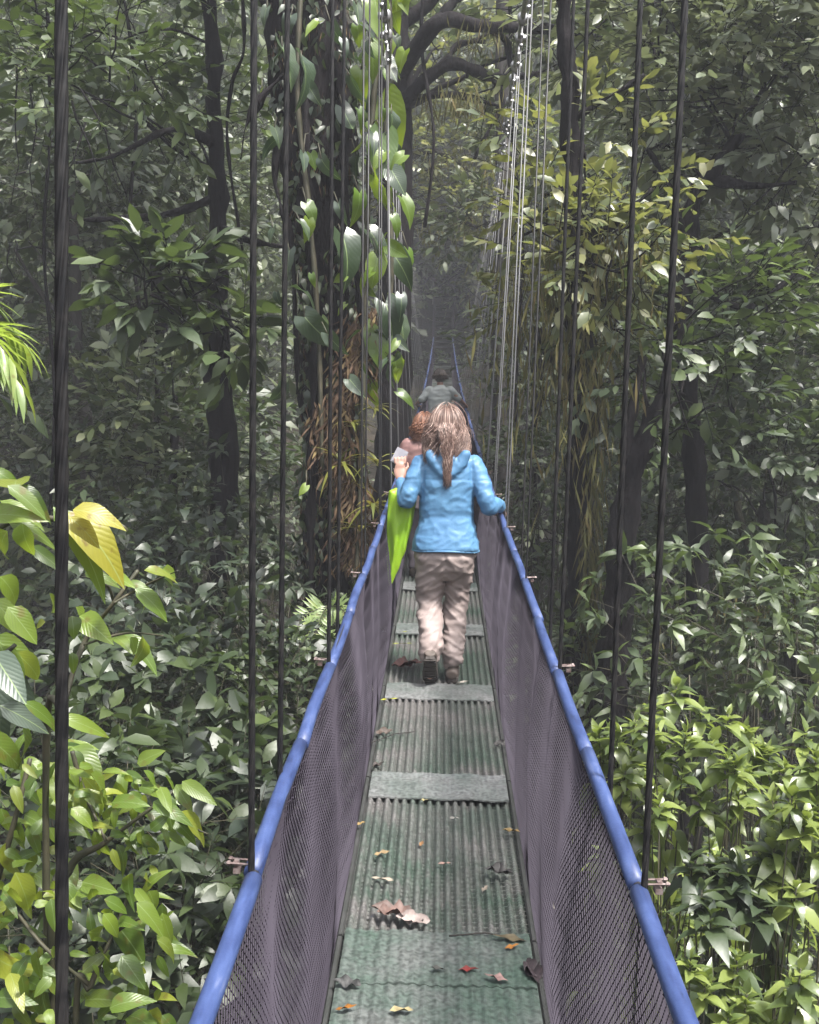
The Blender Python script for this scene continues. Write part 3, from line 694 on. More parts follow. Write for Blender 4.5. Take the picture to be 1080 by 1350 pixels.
tree('gnarled_tree', 'gnarled dark tree arching its bare limbs over the far bridge', 15.0,
     [(500, -200, 24), (512, -20, 26), (520, 150, 24), (522, 320, 22), (520, 520, 22), (515, 700, 24)],
     limbs=[[(518, 110, 14), (545, 70, 11, -.4), (582, 28, 11, -.6), (640, 34, 9, -.4), (720, 38, 7), (800, 52, 4)], [(522, 150, 12), (548, 118, 9, -.3), (590, 86, 8, -.4), (625, 92, 8, -.2), (650, 102, 6), (712, 98, 4)],
            [(516, 40, 12), (560, 8, 9), (600, -40, 7)], [(580, 30, 7, -.6), (596, 5, 6, -.5), (640, -30, 4)], [(590, 88, 4, -.4), (600, 60, 3), (640, 55, 2)], [(545, 128, 5, -.3), (600, 126, 4), (660, 140, 2)], [(640, 34, 5, -.4), (668, 55, 4), (672, 90, 3)], [(650, 102, 5), (662, 135, 4), (640, 180, 3), (625, 210, 2)]],
     crown=[(840, -60, 1, 1.2, 50, .14), (800, 20, 1, 1.0, 40, .15), (580, 60, 1.5, .5, 14, .12), (640, 130, .2, .4, 12, .12), (745, 60, .3, .6, 18, .2), (690, 20, .5, .7, 22, .15)], bark='barkD', leaf='leafA', rough=.05,
     moss=[(610, 128, -.3, .5, .2, 160), (640, 45, -.4, .7, .2, 90)])
tree('straight_tree', 'straight grey trunk behind the clamped hanger wires', 19.0, [(664, -80, 8), (662, 100, 9), (664, 300, 10), (656, 460, 10), (660, 640, 11)], crown=[(650, -60, 1, 2.0, 80), (690, 200, 1, 1.0, 40), (640, 300, 1, .9, 34)], bark='barkG', rough=.04, moss=[(672, 300, -.3, .5, 2, 160)])
tree('mossy_tree', 'moss-hung tree with drooping yellowish moss right of the bridge', 10.0,
     [(722, -260, 7), (736, -80, 9), (744, 40, 10), (752, 160, 12), (760, 300, 14), (764, 440, 17), (770, 520, 21), (766, 620, 20), (768, 740, 20), (762, 860, 21), (765, 960, 22)],
     limbs=[[(760, 310, 8), (800, 300, 6, -.5), (830, 275, 5, -.6), (860, 250, 3, -.6)], [(758, 300, 6), (720, 300, 4), (690, 310, 3)], [(766, 500, 7), (735, 480, 5), (700, 430, 3)], [(752, 160, 6), (800, 130, 4), (850, 100, 3)], [(760, 330, 5), (790, 350, 4, -.2), (835, 345, 2, -.3)]],
     crown=[(760, 330, -.5, .6, 20, .12), (805, 350, -.6, .5, 18, .12), (760, 220, .2, .7, 18, .12), (722, 260, .3, .5, 14, .11), (832, 310, 0, .6, 18, .12), (730, 400, .2, .5, 20, .10), (790, 400, .3, .5, 18, .11)],
     bark='barkD', leaf='leafB', rough=.06, moss=[(745, 440, -.4, .55, 1.0, 420), (770, 470, -.4, .4, .9, 300), (784, 600, -.3, .10, 1.0, 120), (776, 770, -.35, .10, 1.1, 260), (700, 400, 0, .5, .9, 220), (810, 330, -.3, .5, .4, 160)])
tree('forked_tree', 'dark trunk forking into a Y between the two nearest right cables', 9.4,
     [(872, 520, 9), (852, 575, 13), (832, 630, 16), (822, 720, 19), (812, 820, 20), (803, 900, 21), (800, 980, 23)],
     limbs=[[(830, 640, 10), (826, 590, 8), (836, 530, 6), (848, 470, 4)], [(872, 520, 7), (884, 470, 5), (905, 420, 4)], [(815, 790, 6), (850, 760, 4), (890, 770, 2)]],
     crown=[(850, 470, .6, .8, 30, .13), (915, 420, .6, .8, 30, .13), (920, 540, .6, .7, 26, .12)], bark='barkD', leaf='leafS', rough=.05)
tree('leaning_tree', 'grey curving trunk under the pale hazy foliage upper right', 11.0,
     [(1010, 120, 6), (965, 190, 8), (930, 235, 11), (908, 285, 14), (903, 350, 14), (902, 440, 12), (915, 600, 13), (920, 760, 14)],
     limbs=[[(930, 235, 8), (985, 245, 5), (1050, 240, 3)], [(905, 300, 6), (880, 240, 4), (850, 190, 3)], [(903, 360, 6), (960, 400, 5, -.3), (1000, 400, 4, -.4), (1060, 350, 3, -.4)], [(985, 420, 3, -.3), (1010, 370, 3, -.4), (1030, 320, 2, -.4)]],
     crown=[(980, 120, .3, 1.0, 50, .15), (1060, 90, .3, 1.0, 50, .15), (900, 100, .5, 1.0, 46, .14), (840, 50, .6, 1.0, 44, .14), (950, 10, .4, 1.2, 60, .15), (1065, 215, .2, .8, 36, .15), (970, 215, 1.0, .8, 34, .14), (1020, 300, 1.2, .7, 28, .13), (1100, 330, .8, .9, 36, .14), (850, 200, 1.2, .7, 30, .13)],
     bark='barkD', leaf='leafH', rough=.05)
tree('mossy_stub_tree', 'mossy broken-topped trunk with two stubby forks at mid right', 11.5,
     [(1004, 660, 5), (1008, 700, 9), (1016, 750, 12), (1030, 800, 13), (1050, 870, 14), (1070, 960, 15)],
     limbs=[[(1012, 745, 9), (990, 722, 8), (978, 690, 6), (972, 660, 4)], [(1030, 800, 6), (1070, 760, 5), (1100, 700, 3)]],
     crown=[(1010, 620, .3, .7, 36, .13), (950, 640, .3, .7, 32, .13), (1060, 650, .2, .8, 36, .13), (1000, 830, -.3, .7, 34, .13), (1060, 780, .2, .8, 36, .14), (930, 780, .5, .7, 32, .12)], bark='barkM', leaf='leafS', rough=.06,
     moss=[(1010, 790, -.3, .35, .3, 160), (950, 830, -.1, .6, .4, 200)])
tree('overhanging_tree', 'tree whose yellow-green boughs hang above the walkway beyond the walkers', 25.0, [(452, -160, 8), (458, 100, 9), (462, 300, 10), (464, 500, 11), (466, 640, 11)],
     limbs=[[(459, 120, 6), (520, 90, 5), (590, 110, 4), (650, 150, 2)], [(461, 250, 6), (520, 215, 5), (575, 200, 4), (640, 240, 2)], [(462, 330, 5), (520, 300, 4), (580, 285, 3), (630, 300, 2)]],
     crown=[(540, 140, 0, .7, 26), (585, 130, 0, .7, 26), (630, 150, 0, .7, 26), (555, 205, 0, .7, 26), (605, 205, 0, .7, 26), (648, 225, 0, .7, 24), (572, 262, .3, .6, 20), (618, 275, 0, .6, 22), (648, 300, .3, .6, 18), (540, 280, 0, .6, 20), (596, 318, .5, .45, 12), (560, 60, .5, .9, 30), (620, 60, .5, .9, 30)], bark='barkM', leaf='leafB', L=.13,
     moss=[(590, 215, -.2, 1.2, .4, 160), (580, 300, -.2, 1.2, .4, 120)])
tree('far_tree', 'leafy tree leaning over the far end of the bridge, left of the stair', 46.5, [(520, -40, 6), (532, 120, 7), (545, 260, 8), (548, 400, 9), (546, 470, 9)],
     limbs=[[(545, 300, 5), (590, 285, 4), (640, 250, 3), (672, 220, 2)], [(540, 200, 4), (580, 170, 3), (620, 180, 2)]],
     crown=[(560, 240, 0, 1.5, 46, .26), (596, 190, 0, 1.6, 46, .26), (640, 235, 0, 1.5, 46, .26), (590, 300, .8, 1.4, 44, .24), (625, 310, .6, 1.3, 40, .24), (535, 320, 0, 1.3, 40, .24), (650, 330, 1, 1.4, 40, .24), (541, 352, -1.2, .8, 30, .22), (628, 352, -1.2, .8, 30, .22), (548, 392, -1.5, .6, 20, .2), (622, 392, -1.5, .6, 20, .2), (584, 340, 2.2, 1.1, 36, .22), (570, 130, 0, 1.6, 46, .26), (630, 130, 1, 1.7, 46, .26), (600, 60, 2, 1.8, 46, .26)], bark='barkD', leaf='leafA', L=.24)
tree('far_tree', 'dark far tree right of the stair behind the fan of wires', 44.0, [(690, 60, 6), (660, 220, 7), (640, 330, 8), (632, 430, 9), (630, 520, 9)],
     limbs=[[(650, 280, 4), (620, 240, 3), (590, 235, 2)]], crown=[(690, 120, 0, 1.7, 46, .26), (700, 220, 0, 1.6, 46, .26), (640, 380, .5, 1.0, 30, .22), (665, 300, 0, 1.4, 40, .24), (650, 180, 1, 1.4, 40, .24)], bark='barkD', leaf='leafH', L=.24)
tree('young_tree', 'young dark-trunked tree in the gap right of the blue rail', 17.0, [(715, 380, 6), (708, 520, 8), (704, 660, 9), (700, 800, 10)], crown=[(720, 520, .2, .9, 44, .13), (700, 640, 0, .9, 44, .13), (735, 700, -.5, .7, 30, .13), (690, 450, .3, .8, 36, .12)], bark='barkD')
for (pts, Y_, lab) in (([(60, -60), (66, 160), (58, 330), (72, 520), (64, 700)], 12.0, 'thin liana hanging just left of the thick cable'), ([(316, -60), (322, 60), (306, 110), (300, 190), (320, 330)], 10.4, 'looping liana left of the vine trunk near the second cable'),
        ([(150, -80), (180, 120), (172, 300), (196, 480)], 13.2, 'liana hanging through the dim foliage at upper left'), ([(672, -60), (676, 180), (690, 330), (680, 520), (688, 660)], 16.0, 'mossy liana hanging behind the pale wires right of centre'),
        ([(840, -60), (872, 140), (862, 260), (884, 430)], 12.6, 'liana hanging between the two nearest right cables'), ([(1000, 280), (1010, 420), (960, 520), (1020, 640), (1012, 760)], 12.0, 'slack liana loop at the right in front of the glossy bush'),
        ([(560, -60), (556, 60), (572, 180), (560, 300)], 14.4, 'short dark liana dangling from the gnarled limbs')):
    lb_ = MB(); p_, r_ = PX([(a, b, 2.2, rng.normal()*.15) for a, b in pts], Y_, False); path(lb_, p_, r_, 6, 8, .01)
    tag(lb_.build('liana', M['barkD']), lab, 'liana', 'lianas hanging in the forest')
# ------------------------------------------------------------------ shrubs of the thicket under and beside the bridge
def shrub(name, label, px, py, Y, R, n, leaf='leafS', L=.12, asp=.42, stems=5, group=None, m=7, whorl=False, k=2, H=None, droop=.25, cat='shrub', spread=.9, tw=.4):
    c = at(px, py, Y); g = float(ground_z(c[0], c[1]))
    root = empty(name, (c[0], c[1], g), label, cat, group)
    LV, TW = Leaves(k, prof_lance if asp < .36 else prof_ellipse), MB()
    for i in range(stems):
        e = c+rnd(1)[0]*R*.55; b = np.array([c[0]+rng.normal()*.18*R, c[1]+rng.normal()*.18*R, g-.1])
        p = limb(TW, b, e, .012+.012*R, .005, .06, 12, 6)
        for q in range(3):
            j = rng.integers(5, 11); limb(TW, p[j], c+rnd(1)[0]*R*np.array([.9, .9, .7]), .008, .003, .1, 7, 5, .05)
    blob(LV, TW, c, (R, R, R*(H or .85)), int(n*SR), m, L, asp, tw, .35, whorl=whorl, droop=droop, spread=spread, rt=.0035)
    TW.build('stems', M['stem'], root); LV.build('leaves', M[leaf], root)
    return root
SH = [(250, 640, 12.5, 1.2, 90, 'dusty green shrub behind the second cable, above mid height on the left'), (180, 560, 14, 1.3, 90, 'grey-green shrub by the slender trunk behind the thick cable'),
      (330, 700, 11.5, .9, 70, 'dark shrub pressed against the left side of the vine trunk'), (230, 780, 10.5, 1.0, 90, 'dim shrub behind the three-lobed yellow leaves'), (330, 860, 9.5, .75, 70, 'leafy shrub at the foot of the vine trunk, left of the fern'),
      (250, 920, 8.5, .85, 90, 'dense small-leaved shrub in the ravine between the first two thin cables'), (360, 980, 8.0, .7, 80, 'brighter shrub directly left of the blue rail'), (190, 1010, 7.6, .8, 80, 'dark shrub behind the lower left sapling'),
      (300, 1110, 7.0, .7, 80, 'drooping dark shrub under the left rail joint'), (230, 1240, 6.2, .7, 80, 'shrub at the bottom edge left of the blue rail'), (270, 1330, 5.6, .5, 60, 'low shrub in the bottom corner beside the left rail'), (120, 1180, 6.0, .8, 70, 'shadowed shrub behind the bright leaves at bottom left'), (40, 1080, 6.8, .9, 70, 'shadowed shrub at the lower left margin'),
      (740, 620, 13.5, .7, 60, 'grey shrub between the blue rail and the mossy tree'), (720, 800, 14, .6, 60, 'dark shrub low beside the right-hand blue rail'), (780, 900, 10.0, .65, 60, 'pale small-leaved shrub at the base of the forked tree'),
      (950, 560, 13, 1.2, 90, 'broad glossy-leaved bush right of the forked tree'), (1040, 540, 13, 1.1, 80, 'bush at the right margin below the leaning tree'), (930, 870, 9.0, .9, 80, 'olive bush just above the bright lance-leaved shrub'), (1050, 900, 8.8, .8, 70, 'tangled bush at the right margin above the bright shrub'), (900, 760, 12.6, .8, 60, 'loose bush behind the forked trunk')]
for (px, py, Y, R, n, lab) in SH:
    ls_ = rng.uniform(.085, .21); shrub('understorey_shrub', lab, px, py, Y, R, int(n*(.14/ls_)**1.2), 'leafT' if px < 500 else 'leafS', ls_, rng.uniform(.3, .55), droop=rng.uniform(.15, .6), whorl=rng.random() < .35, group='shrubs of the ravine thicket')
# ------------------------------------------------------------------ bright lance-leaved shrubs, lower right
def lance_shrub(label, tips, Y0, leaf='leafD', L=.15, n_low=30, group='bright lance-leaved shrubs'):
    P = np.array([at(px, py, Y0+dy) for px, py, dy in tips]); c = P.mean(0); g = float(ground_z(c[0], c[1]))
    root = empty('lance_leaved_shrub', (c[0], c[1]+.1, g), label, 'shrub', group)
    LV, TW = Leaves(4, prof_lance), MB()
    for p in P:
        b = np.array([c[0]+.45*(p[0]-c[0])+rng.normal()*.05, c[1]+.3+rng.normal()*.15, g-.1])
        q = limb(TW, b, p, .008, .003, .09, 14, 5)
        a = rng.uniform(0, 6.28)
        n = rng.integers(13, 19)
        i = np.arange(n); ang = a+i*2.4; el = 1.2-i*1.35/n+rng.normal(size=n)*.28
        d = np.stack([np.cos(ang)*np.cos(el), np.sin(ang)*np.cos(el), np.sin(el)], 1)
        bb = p-np.outer(i/n*.09, UP)
        s = L*rng.uniform(.6, 1.1, n)*np.clip(.55+.6*i/n, 0, 1.05)
        LV.leaf(bb, d, UP+.45*rnd(n), s, s*rng.uniform(.36, .52, n), rng.uniform(.15, .8, n), .3, .06)
        for _ in range(n_low//4+4):   # lower leaves hang along the stem
            t = rng.uniform(.55, .97); j = min(int(t*13), 12); z = q[j]+(q[j+1]-q[j])*(t*13-j)
            d = nrm(rnd(1)*np.array([1, 1, .25])+np.array([0, 0, -.35])); s = L*rng.uniform(.7, 1.1)
            LV.leaf(z[None]+d*.03, d, UP+.35*rnd(1), s, s*.45, rng.uniform(.4, 1.1), .25, .03)
    TW.build('stems', M['stem'], root); LV.build('leaves', M[leaf], root)
    return root
def tips(x0, x1, y0, y1, n, dy=.5): return [(rng.uniform(x0, x1), rng.uniform(y0, y1), rng.uniform(-dy, dy)) for _ in range(n)]
lance_shrub('tallest bright shrub crown, lime lance leaves beside the right blue rail', [(892, 905, 0), (862, 925, -.1), (925, 935, .1), (960, 940, 0), (905, 965, -.3), (940, 975, -.2), (985, 965, .1), (870, 985, -.2), (1005, 985, .2), (960, 1000, -.3), (900, 1010, -.3), (1035, 1010, .1), (925, 1050, -.3)]+tips(860, 1040, 940, 1090, 14), 5.4)
lance_shrub('pale spreading shrub showing over the right blue rail, left of the tallest bright crown', [(790, 962, 0), (815, 965, -.1), (838, 950, 0), (800, 985, .1), (835, 1000, -.1), (858, 1040, -.2), (820, 1030, 0), (850, 1080, -.2)]+tips(800, 880, 960, 1100, 8, .3), 5.6)
lance_shrub('shrub with yellow-green tips cut by the right edge of the picture', [(1062, 965, 0), (1075, 1000, -.1), (1045, 1045, -.2), (1062, 1080, -.2), (1020, 1110, -.1), (1085, 1120, -.1), (1050, 1170, -.2)]+tips(1010, 1100, 1000, 1220, 12, .3), 4.7)
lance_shrub('drooping dark-leaved shrub under the bright crowns at lower right', tips(900, 1060, 1120, 1270, 15, .3), 4.6, 'leafS', .17, 40)
lance_shrub('low bright shrub at the bottom right corner', [(930, 1290, -.2), (985, 1310, -.1), (1050, 1300, 0), (960, 1340, -.2)]+tips(910, 1080, 1260, 1380, 16, .3), 4.3, 'leafD', .13)
lance_shrub('lime undergrowth shrub seen between stems right of the blue rail', tips(880, 1080, 1110, 1300, 26, .5), 6.6, 'leafD', .12)
lance_shrub('shrub beneath the right netting, seen through the wires', tips(780, 900, 1080, 1350, 16, .4), 6.0, 'leafD', .14)
# ------------------------------------------------------------------ bright broad-leaved plants, lower left
def plant(name, label, stems, leaves_, Y, leaf='leafC', k=6, prof=prof_ovate, cat='plant', group='bright broad-leaved plants', second=None):
    """stems: pixel paths; leaves_: (px,py,dx,dy,width/length,kind)"""
    s0 = at(stems[0][0][0], stems[0][0][1], Y); g = float(ground_z(s0[0], s0[1]))
    root = empty(name, (s0[0], s0[1]+.2, g), label, cat, group)
    TW = MB(); LA, LB = Leaves(k, prof, uv=True), Leaves(k, prof, uv=True)
    for i, st in enumerate(stems):
        p, r = PX([(a, b, c, rng.normal()*.06) for a, b, c in st], Y, i == 0 or st[0][1] > 1300)
        if i == 0 or st[0][1] > 1300: p[-3:] = p[-3:]
        path(TW, p, r, 7, 7, .004)
    for q in leaves_:
        px, py, dx, dy, asp = q[:5]; kind = q[5] if len(q) > 5 else 0
        y = Y+rng.normal()*.10; b = at(px, py, y); e = at(px+dx, py+dy, y+rng.normal()*.05)
        Lm = np.linalg.norm(e-b)*1.08
        nn = nrm(UP*rng.uniform(.5, 1.0)-fw*rng.uniform(.4, .9)*(1.4 if kind else 1)+.3*rnd(1)[0]*(.4 if kind else 1))
        (LB if kind else LA).leaf(b[None], (e-b)[None], nn[None], Lm, Lm*asp, rng.uniform(.15, .75), .25, .12)
    TW.build('stems', M['stem'], root); LA.build('leaves', M[leaf], root)
    if LB.n: LB.build('pale_leaves' if second != 'leafY' else 'yellow_leaves', M[second], root)
    return root
plant('broad_leaved_plant', 'bright green plant with one big drooping yellow leaf by the thick cable', [[(168, 700, 2), (150, 690, 3), (80, 684, 4), (10, 690, 4), (-60, 760, 5), (-90, 1000, 6)][::-1][::-1], ],
      [(88, 676, 84, 58, .44, 1), (96, 672, 62, 2, .42, 1), (92, 682, 36, 26, .5, 1), (70, 668, 90, 90, .26), (12, 690, 60, 8, .3), (30, 690, 2, 46, .62), (20, 645, 0, -30, .75), (0, 660, 60, 20, .3), (25, 640, 44, 26, .34), (10, 640, 55, 36, .36), (-20, 680, 60, -12, .35), (0, 760, 40, 36, .5), (-10, 790, 46, 46, .42), (10, 700, -30, 40, .6), (40, 720, 40, 26, .3), (-10, 620, 40, 16, .4)], 3.7, 'leafC', second='leafY')
plant('lobed_sapling', 'thin sapling with lobed lime leaves in front of dark thicket at left', [[(182, 752, 2), (150, 795, 3), (110, 850, 3.5), (85, 930, 4), (60, 1060, 5)], [(110, 850, 2.5), (165, 835, 2), (215, 838, 1.5)], [(150, 795, 2), (185, 775, 2), (235, 752, 1.3)], [(150, 795, 2), (140, 770, 2), (110, 760, 1.5)]],
      [(178, 776, 50, 32, .4), (186, 778, 18, 28, .5), (165, 770, 30, -2, .4), (190, 752, 48, -2, .34), (215, 750, 22, 10, .5), (205, 748, 30, 14, .4), (112, 755, 34, 2, .35), (142, 760, 26, -2, .4), (75, 790, -20, 14, .6), (100, 800, 26, 34, .6), (105, 812, 32, 22, .55), (95, 812, 4, 26, .7), (160, 836, 54, 34, .38), (172, 840, 14, 26, .45), (190, 842, 6, 24, .45), (150, 838, 24, 12, .4), (95, 860, 4, 28, .45), (60, 820, -26, 6, .4)], 3.9)
plant('umbrella_leaf_plant', 'plant with large grey-green pleated leaves at the left margin', [[(20, 850, 4), (-20, 900, 5), (-50, 1050, 6)]],
      [(-10, 860, 40, 60, .45, 1), (0, 880, 50, 90, .4, 1), (-20, 890, 20, 90, .5, 1), (0, 930, 66, 30, .35, 1), (30, 925, 70, 34, .22, 0), (-10, 840, 60, 40, .45), (0, 850, 40, 70, .4), (20, 860, 50, 40, .4), (10, 800, 40, 46, .5), (30, 960, 20, 60, .4), (-20, 970, 60, 40, .45), (80, 945, 70, 20, .26)], 3.5, 'leafC', second='leafG')
def scatter(x0, x1, y0, y1, n, L0, L1, a0, a1):
    o = []
    for _ in range(n):
        L_ = rng.uniform(L0, L1); a = rng.normal()*1.0+.5; o.append((rng.uniform(x0, x1), rng.uniform(y0, y1), L_*math.cos(a), L_*math.sin(a), rng.uniform(a0, a1)))
    return o
plant('bushy_sapling', 'bushy lime sapling below the big yellow leaf, behind the thick cable', [[(240, 1035, 2), (200, 1065, 3), (140, 1110, 4), (90, 1150, 5), (70, 1300, 6)], [(140, 1110, 3), (110, 1040, 3), (95, 990, 2)], [(200, 1065, 2), (230, 1080, 2), (275, 1100, 1.5)]],
      [(240, 1030, 42, 26, .34), (232, 1034, 20, 34, .4), (215, 1048, 18, 40, .5), (238, 1070, 46, 40, .38), (225, 1080, 36, 20, .4), (92, 990, 20, 34, .55), (95, 985, 40, 30, .5), (85, 990, -10, 36, .6), (100, 1010, 30, 40, .5), (120, 1020, 30, 34, .5)]+scatter(60, 220, 1000, 1120, 95, 14, 40, .28, .5), 4.1)
plant('bushy_sapling', 'lime-leaved sapling filling the bottom left corner', [[(170, 1180, 2), (150, 1230, 3), (120, 1300, 4), (100, 1400, 5)], [(150, 1230, 2.5), (190, 1210, 2), (225, 1225, 1.5)], [(120, 1300, 3), (60, 1250, 3), (20, 1200, 2)]],
      [(180, 1190, 44, 40, .4), (185, 1200, 30, 20, .5), (150, 1215, 50, 56, .45), (20, 1150, 30, 60, .45), (160, 1260, 30, 40, .5)]+scatter(-10, 220, 1150, 1350, 120, 16, 46, .28, .5), 3.9)
plant('bushy_sapling', 'shaded green sapling at the far left below the pleated leaves', [[(40, 1000, 3), (20, 1080, 4), (-10, 1200, 5), (-20, 1400, 6)]], scatter(-20, 90, 980, 1180, 70, 18, 46, .3, .5), 4.4)
# palm fronds reaching in from the left edge
palm = empty('palm', tuple(at(-70, 520, 5.0)[:2])+(float(ground_z(*at(-70, 520, 5.0)[:2])),), 'lime palm fronds reaching in from the left edge above the bright plant', 'palm')
pb, pl_ = MB(), Leaves(3, prof_lance)
c0 = at(-75, 470, 5.0); path(pb, [c0, c0-np.array([0, 0, 1.5]), np.array([c0[0], c0[1], float(ground_z(c0[0], c0[1]))-.2])], [.04, .05, .08], 9, 6, .01)
for (ex, ey) in [(30, 452), (22, 500), (12, 470), (-20, 395), (-150, 430), (-140, 520)]:
    e = at(ex, ey, 5.0+rng.normal()*.2); t = np.linspace(0, 1, 12)[:, None]; P = c0+(e-c0)*t+UP*.12*np.sin(PI*t); pb.tube(P, np.linspace(.008, .002, 12), 5)
    for sg in (-1, 1):
        dd = nrm(np.gradient(P, axis=0)); sd_ = nrm(np.cross(dd, UP))*sg
        pl_.leaf(P[2:], nrm(sd_[2:]*.7+dd[2:]*1.0+.1*rnd(10)+np.array([0, 0, -.25])), UP+.2*rnd(10), np.linspace(.3, .22, 10), .035, .3, .3)
pb.build('trunk', M['stem'], palm); pl_.build('fronds', M['leafC'], palm)
# small fern at the foot of the vine tree
fern = empty('fern', tuple(at(428, 790, YT-.9)), 'small lit fern against the dark foot of the vine trunk', 'fern')
fl, fs = Leaves(2, prof_lance), MB()
for (pts, n) in (([(432, 798), (424, 812), (416, 835), (410, 862)], 13), ([(432, 800), (440, 815), (444, 840), (440, 870)], 13), ([(430, 800), (412, 806), (395, 820), (388, 850)], 12), ([(434, 800), (446, 800), (458, 812), (462, 830)], 10)):
    P, _ = PX([(a, b, 1, -.1*i) for i, (a, b) in enumerate(pts)], YT-1.0, False); P = path(fs, P, [.004, .003, .003, .002], 5, 5)
    idx_ = np.linspace(1, len(P)-1, n).astype(int); dd = nrm(np.gradient(P, axis=0))[idx_]
    for sg in (-1, 1):
        sd_ = nrm(np.cross(dd, -fw+.3*UP))*sg
        fl.leaf(P[idx_], nrm(sd_+.45*dd), -fw+UP*.6, np.linspace(.17, .05, n), .028, .15, .2)
fs.build('stems', M['stem'], fern); fl.build('fronds', M['leafC'], fern)
# ------------------------------------------------------------------ the forest mass
def fill(name, label, LV, count, rng_y, per, m, L, RR, mat, keep, tw=.55):
    TW = MB(); done = 0; tries = 0
    while done < count and tries < count*40:
        tries += 1
        y = rng_y[0]+(rng_y[1]-rng_y[0])*rng.random()
        x = rng.uniform(-.385*y-5, .335*y+5); g = float(ground_z(x, y))
        zt = 1.98+.42*y+2
        if zt < g+.4: continue
        z = rng.uniform(max(g+.2, 1.98-.55*y-2), zt)
        R = rng.uniform(*RR)
        if not keep(x, y, z, R, g): continue
        sc_ = float(rng.choice([.55, .75, 1.0, 1.0, 1.35, 1.8]))
        blob(LV, TW, (x, y, z), (R*rng.uniform(.8, 1.4), R, R*rng.uniform(.55, .9)), int(per*R*R/sc_**1.4), m if sc_ < 1.7 else 5, L*1.35*sc_*rng.uniform(.9, 1.1), rng.uniform(.26, .6), tw*sc_**.5, .45, rt=.006, droop=rng.uniform(.1, .5), whorl=rng.random() < .3)
        done += 1
    root = empty(name, (0, 0, 0)); tag(root, label, 'forest', kind='stuff')
    TW.build('twigs', M['barkG'], root); LV.build('leaves', mat, root)
    print(name, done, LV.n)
def keep1(x, y, z, R, g):
    s = abs(x)-R*1.1
    lim = 1.25+.035*y if z < main_z(y)+1.2 else (1.0 if y < 20 else 2.3)
    if s < lim and y < YB1+2: return False
    return z-g < 15
def keep0(x, y, z, R, g): return abs(x) > 2.0+R and keep1(x, y, z, R, g)
def keep2(x, y, z, R, g): 
    if abs(x) < 1.6+R and y < YB1+3 and z < deck_z(y)+9: return False
    return z-g < 16
DEN = 1.0
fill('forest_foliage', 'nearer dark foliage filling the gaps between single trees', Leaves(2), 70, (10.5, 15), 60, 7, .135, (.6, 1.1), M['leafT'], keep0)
fill('forest_foliage', 'dim mass of small-leaved forest foliage behind the single trees', Leaves(2), int(230*DEN), (14.5, 24), 46, 7, .145, (.8, 1.5), M['leafA'], keep1)
fill('forest_foliage', 'hazy wall of forest foliage farther up the ravine', Leaves(1), int(340*DEN), (22, 36), 24, 7, .19, (1.1, 2.0), M['leafA'], keep1, .7)
fill('forest_foliage', 'faint forest foliage on the far hillside', Leaves(1), int(330*DEN), (35, 66), 13, 7, .30, (1.5, 2.8), M['leafA'], keep2, 1.0)
fill('forest_foliage', 'dark leafy hillside closing the view behind the far end of the bridge', Leaves(1), 240, (46.5, 62), 16, 7, .26, (1.3, 2.2), M['leafA'], lambda x, y, z, R, g: abs(x) < 11 and (abs(x) > R+.6 or y > 49) and g+.3 < z < g+14, .9)
# ground cover down in the ravine and on the slopes
gc = Leaves(1); n = 9000
y = rng.uniform(2, 60, n); x = rng.uniform(-1, 1, n)*(.45*y+5); z = ground_z(x, y)+rng.uniform(.0, .6, n)
sprays(gc, None, np.stack([x, y, z], 1), nrm(rnd(n)+UP), 6, .2, .4, .45)
tag(gc.build('ground_cover', M['leafS']), 'low leafy plants covering the ravine floor', 'undergrowth', kind='stuff')
# ------------------------------------------------------------------ people
def remesh(mb, voxel, it=4, fac=.5):
    me = mb.mesh('tmp'); o = bpy.data.objects.new('tmp', me); COL.objects.link(o)
    m = o.modifiers.new('r', 'REMESH'); m.mode = 'VOXEL'; m.voxel_size = voxel
    s = o.modifiers.new('s', 'SMOOTH'); s.iterations = it; s.factor = fac
    dg = bpy.context.evaluated_depsgraph_get(); dg.update()
    r = bpy.data.meshes.new_from_object(o.evaluated_get(dg)); bpy.data.objects.remove(o); bpy.data.meshes.remove(me)
    return r
def meshobj(name, me, mat, parent=None):
    me.name = name; me.materials.clear(); me.materials.append(mat)
    me.polygons.foreach_set('use_smooth', np.ones(len(me.polygons), bool))
    o = bpy.data.objects.new(name, me); COL.objects.link(o)
    if parent: o.parent = parent
    return o
def wrinkle(me, fn):
    n = len(me.vertices); co = np.zeros(n*3, np.float32); me.vertices.foreach_get('co', co); co = co.reshape(-1, 3)
    nn = np.zeros(n*3, np.float32); me.vertices.foreach_get('normal', nn); nn = nn.reshape(-1, 3)
    co = co+nn*fn(co)[:, None]; me.vertices.foreach_set('co', co.astype(np.float32).ravel()); me.update()
def vnoise(co, s, off=0.): return np.array([mnoise.noise(Vector((float(p[0]*s[0]+off), float(p[1]*s[1]), float(p[2]*s[2])))) for p in co])
def ell(z, cx, cy, rx, ry, k=20, p=2.3):
    a = np.linspace(0, 2*PI, k, endpoint=False); c, s = np.cos(a), np.sin(a)
    return np.stack([cx+rx*np.sign(c)*np.abs(c)**(2/p), cy+ry*np.sign(s)*np.abs(s)**(2/p), np.full(k, z)], 1)
def chain(mb, pts, rad, k=12):
    p = np.asarray(pts, float); path(mb, p, rad, k, 6)
    for q, r in ((p[0], rad[0]), (p[-1], rad[-1])): mb.sphere(q, r*.98, 10, 6)
def cloth_mat(name, c1, c2, rough=.55, scale=3., sheen=.0, fine=90.):
    m = solid(name, c1, c2, scale, rough, .35, 0, .25, fine, .003); return m
M['skin'] = solid('skin', (.27, .15, .115), (.30, .17, .13), 9, .5, .4, 0, .1, 60, .002)
